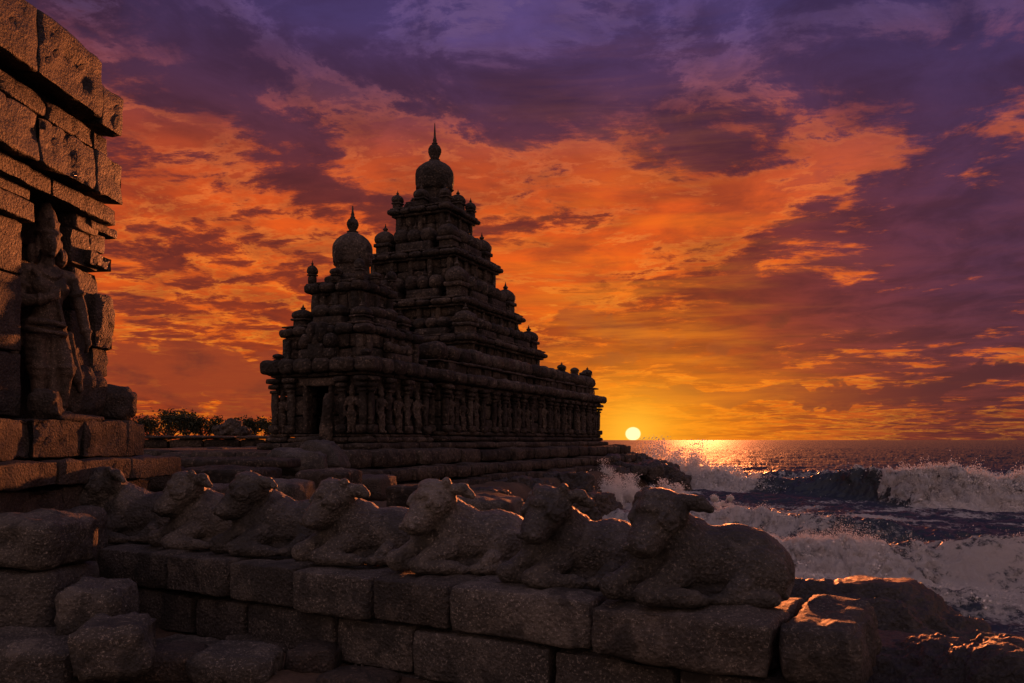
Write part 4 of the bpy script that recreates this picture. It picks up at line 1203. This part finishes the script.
def ground_stone(label, px_, py_, w, dp, h_, rz, **k):
    d = (CAM_Z-gz)*F/(py_-440.0)
    return stone_thing(label, (px_-512)/F*d, d + dp/2, gz + h_/2 - .05, w, dp, h_, rz, **k)
ground_stone('flat-topped slab lying on the ground left of the big block', 158, 681, .56, .50, .26, 6, r=.06, amp=.04, mat=M_RUIN)
ground_stone('broad dark block lying on the ground at the bottom centre left', 226, 684, .66, .50, .26, -5, r=.09, amp=.05)
ground_stone('small reddish block against the foot of the parapet', 309, 672, .42, .34, .24, -8, r=.05, amp=.04, mat=M_RUIN)
ground_stone('thin slab at the parapet foot behind the reddish block', 262, 650, .80, .38, .15, -26, r=.05, amp=.03)
ground_stone('pale thin slab behind the flat-topped slab', 178, 656, .62, .40, .16, -20, r=.05, amp=.03)
ground_stone('small cube stone between the two dark blocks', 205, 660, .26, .26, .16, 24, r=.06, amp=.03)
ground_stone('low stone by the bottom edge right of the reddish block', 356, 688, .62, .40, .12, -20, r=.05, amp=.03, mat=M_RUIN)
rg = random.Random(8)
def rubble(cx, cy):
    V, Fc = block(0, 0, 0, rg.uniform(.08, .2), rg.uniform(.08, .2), rg.uniform(.05, .12), rg.uniform(0, 3), r=.03, amp=.02, cell=.05)
    return V + np.array([cx, cy, 0]), Fc
mb = MB()
for k in range(420):
    x = rg.uniform(-6, 2.2); y = rg.uniform(4.0, 9.0)
    V, Fc = block(0, 0, 0, rg.uniform(.02, .07), rg.uniform(.02, .07), rg.uniform(.02, .05), rg.uniform(0, 3), r=.012, amp=.006, cell=.03)
    mb.add(V + np.array([x, y, 1.26 + fbm(np.array([[x*.8, y*.8, 0]]), 5, .6)[0]*.06]), Fc)
tag(mb.build('gravel', M_GRAN), kind='stuff')

# ------------------------------------------------------------------ between the bulls and the temples
tz = 2.2
def mid_rock(label, x0, x1, y0, y1, d, depth, rz=0, **k):
    k.setdefault('r', .25); k.setdefault('amp', .10); k.setdefault('cell', .10)
    return by_px(label, x0, x1, y0, y1, d, depth, rz, name='boulder', cat='boulder', **k)
mid_rock('low rounded boulder lying in front of the small shrine, left of the pointed one', 262, 322, 450, 476, 20.5, 1.0, 5, mat=M_GRAN)
mid_rock('pointed boulder leaning in front of the small shrine door', 286, 346, 441, 472, 21.5, 1.0, -8, mat=M_GRAN, taper=(.55, .7))
by_px('long low slab behind the third bull', 170, 262, 468, 500, 15.0, 1.4, -4, r=.08, amp=.06, cell=.10, mat=M_FAR)
by_px('long slab of the old paving left of the boulders', 168, 290, 458, 470, 19.0, 1.2, -3, r=.08, amp=.05, cell=.14, mat=M_FAR)
by_px('flat reddish block right of the ruined shrine plinth', 138, 165, 466, 492, 12.0, .9, 4, r=.08, amp=.05, cell=.09, mat=M_RUIN)
by_px('square block behind the second bull', 168, 212, 486, 516, 12.5, 1.0, -6, r=.08, amp=.05, cell=.09)
by_px('block behind the fourth bull, in the dip before the terrace', 296, 352, 470, 500, 15.5, 1.0, -12, r=.08, amp=.06, cell=.10, mat=M_FAR)
by_px('dark slab between the third and fourth bulls', 236, 300, 482, 515, 13.5, 1.0, -10, r=.08, amp=.06, cell=.10)
by_px('reddish pale block behind the gap of the fourth and fifth bulls', 352, 388, 476, 502, 17.0, .9, -16, r=.07, amp=.05, cell=.10, mat=M_RUIN)
by_px('worn block behind the fifth bull', 388, 440, 486, 512, 15.0, .9, -16, r=.07, amp=.05, cell=.10, mat=M_FAR)
by_px('low block behind the sixth bull', 440, 520, 498, 524, 13.0, .9, -22, r=.10, amp=.06, cell=.10)

# old enclosure wall across the left distance
ew = empty('enclosure_wall', (-19, 46, 1.8), 0)
tag(ew, 'low broken enclosure wall running across the distance left of the small shrine', 'wall')
rg = random.Random(14)
for row, (z0, z1, y_) in enumerate(((1.5, 2.1, 45.4), (2.1, 2.7, 45.7), (2.7, 3.25, 46.0), (3.25, 3.45, 45.8))):
    x = -27.0
    while x < -13.4:
        w = rg.uniform(1.2, 2.6) if row < 3 else rg.uniform(2, 3.5)
        if not (row == 3 and rg.random() < .25):
            add_block(ew, 'wall_block' if row < 3 else 'coping_block', M_FAR, x+w/2, y_, (z0+z1)/2, w-.05, 1.2, z1-z0, 0, r=.08, amp=.06, cell=.3)
        x += w
by_px('pale fallen block before the distant enclosure wall', 200, 222, 448, 457, 34.0, 1.2, 5, r=.12, amp=.06, cell=.2, mat=M_FAR)
by_px('big dark block at the near end of the enclosure wall', 222, 262, 452, 470, 27.0, 1.6, -6, r=.12, amp=.08, cell=.2, mat=M_FAR)
by_px('long dark block beyond the paving, left of the terrace', 150, 224, 455, 470, 26.0, 1.6, 3, r=.12, amp=.08, cell=.2, mat=M_FAR)
V, Fc = fuse([ell((0, 0, -.2), (.85, .8, .62)), ell((.7, 0, -.5), (.8, .8, .5)), ell((-.7, 0, -.45), (.7, .7, .5))], .07, 1, ((1.4, .30), (4, .12)), 9)
o = mesh_obj('boulder', V, Fc, M_FAR, None, P(232, 425, 62)); tag(o, 'dark boulder silhouetted among the distant trees', 'boulder')

# ================================================================== trees far off on the left
bark, nt, b = new_mat('dark_bark'); b.inputs['Base Color'].default_value = (.03, .022, .016, 1); b.inputs['Roughness'].default_value = .9
leafm, nt, b = new_mat('dark_leaves')
oi = nt.nodes.new('ShaderNodeNewGeometry')
nt.links.new(ramp(nt, N(nt, oi.outputs['Random Per Island']), [(0, (.012, .016, .008)), (1, (.035, .038, .016))], srgb=False), b.inputs['Base Color'])
b.inputs['Roughness'].default_value = .6; b.inputs['Specular IOR Level'].default_value = .2
def tree(label, px_, d, top_py, wpx, seed):
    rr = np.random.RandomState(seed); r2 = random.Random(seed)
    x, y, zt = P(px_, top_py, d)
    z0 = 2.0; H = zt - z0; W = wpx*1.35/F*d/2
    root = empty('tree', (x, y, z0)); tag(root, label, 'tree', 'distant trees along the left horizon')
    mb = MB()
    mb.add(*cap((0, 0, -.2), (W*.05, 0, H*.5), .16, .10))
    tips = []
    for k in range(9):
        a = r2.uniform(0, 6.28); rad = W*r2.uniform(.35, .85); zz = H*r2.uniform(.55, .9)
        s_ = (W*.04, 0, H*r2.uniform(.25, .5)); e = (math.cos(a)*rad, math.sin(a)*rad*.8, zz)
        mb.add(*cap(s_, e, .07, .025)); tips.append(e)
        for q in range(2):
            e2 = (e[0]+r2.uniform(-.3, .3)*W, e[1]+r2.uniform(-.3, .3)*W, min(H*.97, e[2]+r2.uniform(.0, .25)*H)); mb.add(*cap(e, e2, .025, .012)); tips.append(e2)
    mb.build('trunk', bark, root)
    V = []; Fc = []
    n = 2200
    for k in range(n):
        t = tips[r2.randrange(len(tips))]
        c_ = np.array(t) + rr.normal(size=3)*np.array([W*.13, W*.13, H*.07])
        a = rr.normal(size=3); a /= np.linalg.norm(a); b_ = np.cross(a, rr.normal(size=3)); b_ /= np.linalg.norm(b_)
        s_ = rr.uniform(.07, .16); i = len(V)
        V += [c_-a*s_, c_+b_*s_*.45, c_+a*s_, c_-b_*s_*.45]; Fc.append((i, i+1, i+2, i+3))
    mesh_obj('crown', np.array(V), Fc, leafm, root, smooth=False)
tree('loose-topped tree, leftmost of the distant trees beside the ruined wall', 168, 70, 414, 34, 1)
tree('thin tree with open crown, second of the distant trees', 186, 74, 414, 26, 2)
tree('low bushy tree just left of the domed boulder', 204, 72, 420, 30, 3)
tree('small bushy tree right of the domed boulder', 252, 74, 420, 26, 4)
tree('low tree against the left side of the small shrine', 272, 78, 421, 26, 5)
tree('short tree close by the ruined wall', 150, 76, 420, 28, 6)

# ================================================================== rocks by the sea
def rock(label, c_, size, rz, seed, mat=M_WET, shapes=None, vox=None, name='boulder', lay=None):
    sx, sy, sz = size
    rr = random.Random(seed)
    sh = shapes or [ell((0, 0, 0), (sx, sy, sz), (0, 0, 0)), ell((sx*.35, sy*.1, -sz*.12), (sx*.72, sy*.8, sz*.85), (0, 8, 10)), ell((-sx*.4, -sy*.1, -sz*.1), (sx*.66, sy*.85, sz*.8), (0, -6, -12))]
    m_ = max(sx, sy)
    V, Fc = fuse(sh, vox or m_*.035, 2, lay or ((1.1/m_, m_*.16), (3.0/m_, m_*.08), (9/m_, m_*.034), (26/m_, m_*.014)), seed*3.3)
    V[:, 2] = np.minimum(V[:, 2], sz*.92 + (V[:, 2]-sz*.92)*.3)
    c0, s0 = math.cos(R(rz)), math.sin(R(rz))
    V = np.stack([V[:, 0]*c0 - V[:, 1]*s0, V[:, 0]*s0 + V[:, 1]*c0, V[:, 2]], 1)
    o = mesh_obj(name, V, Fc, mat, None, c_); tag(o, label, 'rock'); return o
# right foreground rocks
rock('long smooth wet rock behind the end of the parapet, sloping to the sea', (3.08, 8.0, .88), (1.75, 1.15, .98), -20, 3, vox=.035)
rock('dark rounded rock at the bottom right corner', (3.60, 5.85, 1.02), (.95, .75, .80), -8, 5, vox=.026)
rock('wet ledge of rock between the parapet end and the corner rock', (2.98, 6.45, .86), (1.0, .7, .78), -18, 7, vox=.028)
rock('low wet rock at the bottom edge below the parapet end', (2.5, 4.95, .76), (.85, .6, .62), -12, 9, vox=.026)
rock('small round wet rock at the right edge of the picture', (4.25, 6.25, .72), (.6, .5, .62), 10, 13, vox=.024)
rock('half drowned rock in the foam beyond the corner rock', (5.2, 8.2, -.25), (.9, .6, .45), 10, 15, vox=.03)
rock('dark rock filling the gap behind the nearest bull', (1.9, 8.2, .75), (1.5, 1.0, .72), -25, 17, vox=.035)

# the rocky point right of the temple
RW = lambda *a, **k: rock(*a, mat=M_WETFAR, **k)
lay = lambda m_: ((1.4/m_, m_*.20), (3.2/m_, m_*.15), (8/m_, m_*.08), (20/m_, m_*.03))
specs = [
    # px, top py, distance, half width m, half depth, height above sea centre
    ('craggy outcrop ending the rocky point, farthest into the sea', 650, 457, 50, 2.3, 2.6, 2.3),
    ('ragged rock behind the crest of the rocky point, under the sun', 622, 449, 52, 2.0, 2.4, 2.4),
    ('rock shelf at the corner of the temple terrace', 590, 449, 50, 2.4, 2.6, 2.6),
    ('rough rock on the near flank of the point, beside the rushing foam', 600, 464, 43, 1.5, 2.0, 1.6),
    ('broad dark rock face below the temple wall', 548, 458, 40, 2.0, 2.2, 2.1),
    ('steep fissured rock dropping from the terrace to the inlet', 566, 470, 35, 1.5, 1.8, 1.7),
    ('low weedy rock at the water in the inlet', 596, 492, 32, 1.1, 1.1, .9),
    ('rock apron under the terrace, behind the sixth bull', 520, 474, 31, 1.7, 1.8, 1.7),
    ('low rock between terrace and inlet', 556, 494, 27, 1.5, 1.3, 1.1),
    ('tilted slab below the terrace corner', 490, 486, 26, 1.4, 1.4, 1.5),
    ('outermost low rock of the point, washed by the breaker', 668, 468, 47.5, 1.2, 1.5, 1.5),
]
for i, (lab, px_, tp, d, hw, hd, hz_) in enumerate(specs):
    x, y, zt = P(px_, tp, d)
    RW(lab, (x, y, zt-hz_), (hw, hd, hz_), [20, -30, 10, 45, -15, 60, 5, -40, 30, 0, 15][i], 31+i, vox=max(hw, hd)*.030, lay=lay(max(hw, hd)))
# loose boulders along the point, one by one
rg = random.Random(99)
for i in range(16):
    t = i/15
    px_ = 575 + t*88 + rg.uniform(-6, 6); d = 51 - 6*t*rg.uniform(.3, 1.3) + rg.uniform(-2, 2)
    tp = 447 + t*20 + rg.uniform(-3, 8)
    s_ = rg.uniform(.35, .8)
    x, y, zt = P(px_, tp, d)
    V, Fc = block(0, 0, 0, s_*2.2, s_*1.6, s_*1.3, rg.uniform(0, 3), r=s_*.3, amp=s_*.20, cell=s_*.22, tilt=(rg.uniform(-.4, .4), rg.uniform(-.4, .4)))
    o = mesh_obj('boulder', V, Fc, M_WETFAR, None, (x, y, zt - s_*.5))
    tag(o, 'loose angular boulder piled on the crest of the rocky point', 'boulder', 'loose boulders on the rocky point')

# ================================================================== spray
sprm, nt, b = new_mat('sea_spray')
b.inputs['Base Color'].default_value = (.85, .83, .82, 1); b.inputs['Roughness'].default_value = .35
tr = nt.nodes.new('ShaderNodeBsdfTranslucent'); tr.inputs[0].default_value = (.9, .86, .82, 1)
mx = nt.nodes.new('ShaderNodeMixShader'); mx.inputs[0].default_value = .55
nt.links.new(b.outputs[0], mx.inputs[1]); nt.links.new(tr.outputs[0], mx.inputs[2]); nt.links.new(mx.outputs[0], nt.nodes['Material Output'].inputs[0])
OCT = np.array([(1, 0, 0), (-1, 0, 0), (0, 1, 0), (0, -1, 0), (0, 0, 1), (0, 0, -1)], float)
OCF = np.array([(0, 2, 4), (2, 1, 4), (1, 3, 4), (3, 0, 4), (2, 0, 5), (1, 2, 5), (3, 1, 5), (0, 3, 5)])
def drops(name, pts, rad):
    n = len(pts)
    V = (pts[:, None, :] + OCT[None]*rad[:, None, None]).reshape(-1, 3)
    Fc = (OCF[None] + (np.arange(n)*6)[:, None, None]).reshape(-1, 3)
    o = mesh_obj(name, V, Fc, sprm); tag(o, kind='stuff'); return o
rs = np.random.RandomState(4)
def plume(n, c_, sig, tall, rmin, rmax, lean=(0, 0)):
    """thrown water: many jets, dense at the foot and thin at the tips"""
    jets = rs.randint(18, 34); P_ = []
    for j in range(jets):
        m_ = n//jets
        o_ = np.array([rs.normal()*sig[0], rs.normal()*sig[1], 0])
        hj = tall*(rs.rand()**1.3*.9 + .15)*math.exp(-.5*(o_[0]/sig[0])**2*.7)
        t = rs.rand(m_)**1.6
        w = .06 + .5*t*hj*.28
        q = np.stack([o_[0] + (lean[0]+rs.normal()*.25)*t*hj + rs.normal(size=m_)*w, o_[1] + (lean[1]+rs.normal()*.2)*t*hj + rs.normal(size=m_)*w, hj*t + rs.normal(size=m_)*.05], 1)
        P_.append(q)
    P_ = np.concatenate(P_) + np.array(c_)
    return P_, rmin + (rmax-rmin)*rs.rand(len(P_))**3
def sph(px_, py_, d): return P(px_, py_, d)
A = [plume(26000, sph(662, 476, 54), (2.6, 1.2), 2.8, .014, .050), plume(16000, sph(700, 482, 51), (2.0, .8), 2.0, .012, .045),
     plume(26000, sph(640, 498, 38), (1.3, 1.2), 1.3, .010, .036), plume(14000, sph(618, 500, 36), (.7, .7), 1.3, .010, .032), plume(9000, sph(600, 482, 40), (.5, .8), 1.4, .01, .032),
     plume(9000, sph(672, 505, 36), (1.2, .8), .6, .01, .03)]
drops('sea_spray', np.concatenate([a[0] for a in A]), np.concatenate([a[1] for a in A]))
def crest_spray(pts, n, dens, hgt, rmin, rmax, seed):
    """droplets flying off the crest of a breaker"""
    r_ = np.random.RandomState(seed)
    xs = [p[0] for p in pts]; ys = [p[1] for p in pts]
    w = np.array(dens, float); cdf = np.cumsum(w)/w.sum()
    seg = np.searchsorted(cdf, r_.rand(n)); t = r_.rand(n)
    seg = np.clip(seg, 0, len(xs)-2)
    X = np.array(xs)[seg]*(1-t) + np.array(xs)[seg+1]*t
    Y = np.array(ys)[seg]*(1-t) + np.array(ys)[seg+1]*t
    clump = np.clip(fbm(np.stack([X*1.6, X*0+seed, X*0], 1), 4, .6)*1.2 + .55, .05, 1.6)
    back = r_.normal(size=n)*.45*(ys[0]/20)**.5 - (r_.rand(n) < .45)*r_.rand(n)*1.5*(ys[0]/22)**.5
    Yp = Y - .25 + back
    z0, f0 = sea_height(X, Yp)
    Z = z0 + r_.exponential(size=n)*hgt*clump
    keep = (Z < z0 + hgt*5) & ((f0 > .45) | (r_.rand(n) < .12))
    # finer near the top
    rad = rmin + (rmax-rmin)*r_.rand(n)**4
    return np.stack([X, Yp, Z], 1)[keep], rad[keep]
B_ = [crest_spray([(3.2, 20.4), (5.6, 19.8), (7.4, 19.0), (8.4, 18.6), (9.6, 18.2), (11.4, 17.8), (12.8, 17.4), (16, 17)], 70000, [1.8, 2.2, .9, .25, .15, .4, 1.4], .13, .003, .014, 5),
      crest_spray([(4.4, 16.5), (6, 16.2), (8, 15.5), (11, 14.5)], 26000, [1, 1, .7], .08, .003, .013, 6),
      crest_spray([(10.5, 53), (14, 50), (15.6, 48), (20.3, 42), (22, 40), (24, 37.5), (27, 36)], 60000, [1.6, .25, .06, 1.6, 2.4, 2], .20, .012, .040, 7),
      crest_spray([(4.5, 31), (7, 29.5), (9, 28.5), (11, 27), (13, 26)], 14000, [1, 1, .8, .4], .08, .006, .022, 8)]
drops('wave_spray', np.concatenate([a[0] for a in B_]), np.concatenate([a[1] for a in B_]))

def foam_clots(xr, yr, n, rmin, rmax, lift, seed, name):
    """gobbets of churned foam riding on the broken water"""
    r_ = np.random.RandomState(seed)
    X = r_.uniform(*xr, size=n); Y = r_.uniform(*yr, size=n)
    z0, fo = sea_height(X, Y)
    th = shade[0]; P2 = np.stack([X + DX[0], Y + DY[0], z0], 1)
    cl = np.clip(fbm(P2*np.array([1.3, 1.3, 2.2]) + seed, 4, .65)*2.2 + .25, 0, 1)
    k_ = r_.rand(n) < np.clip((th - .10)*2.0, 0, 1)*cl
    P2 = P2[k_]; m_ = len(P2)
    rad = rmin + (rmax-rmin)*r_.rand(m_)**3
    P2[:, 2] += r_.exponential(size=m_)*lift*cl[k_]
    P2[:, :2] += r_.normal(size=(m_, 2))*rad.mean()
    jit = 1 + .35*r_.uniform(-1, 1, size=(m_, 6, 3))
    V = (P2[:, None, :] + OCT[None]*rad[:, None, None]*jit).reshape(-1, 3)
    Fc = (OCF[None] + (np.arange(m_)*6)[:, None, None]).reshape(-1, 3)
    tag(mesh_obj(name, V, Fc, sprm), kind='stuff')
foam_clots((2.5, 20), (14.0, 21.0), 200000, .008, .040, .06, 61, 'foam')
foam_clots((8, 34), (33, 57), 200000, .02, .09, .14, 62, 'foam')
foam_clots((3, 16), (24, 33), 50000, .010, .045, .05, 63, 'foam')
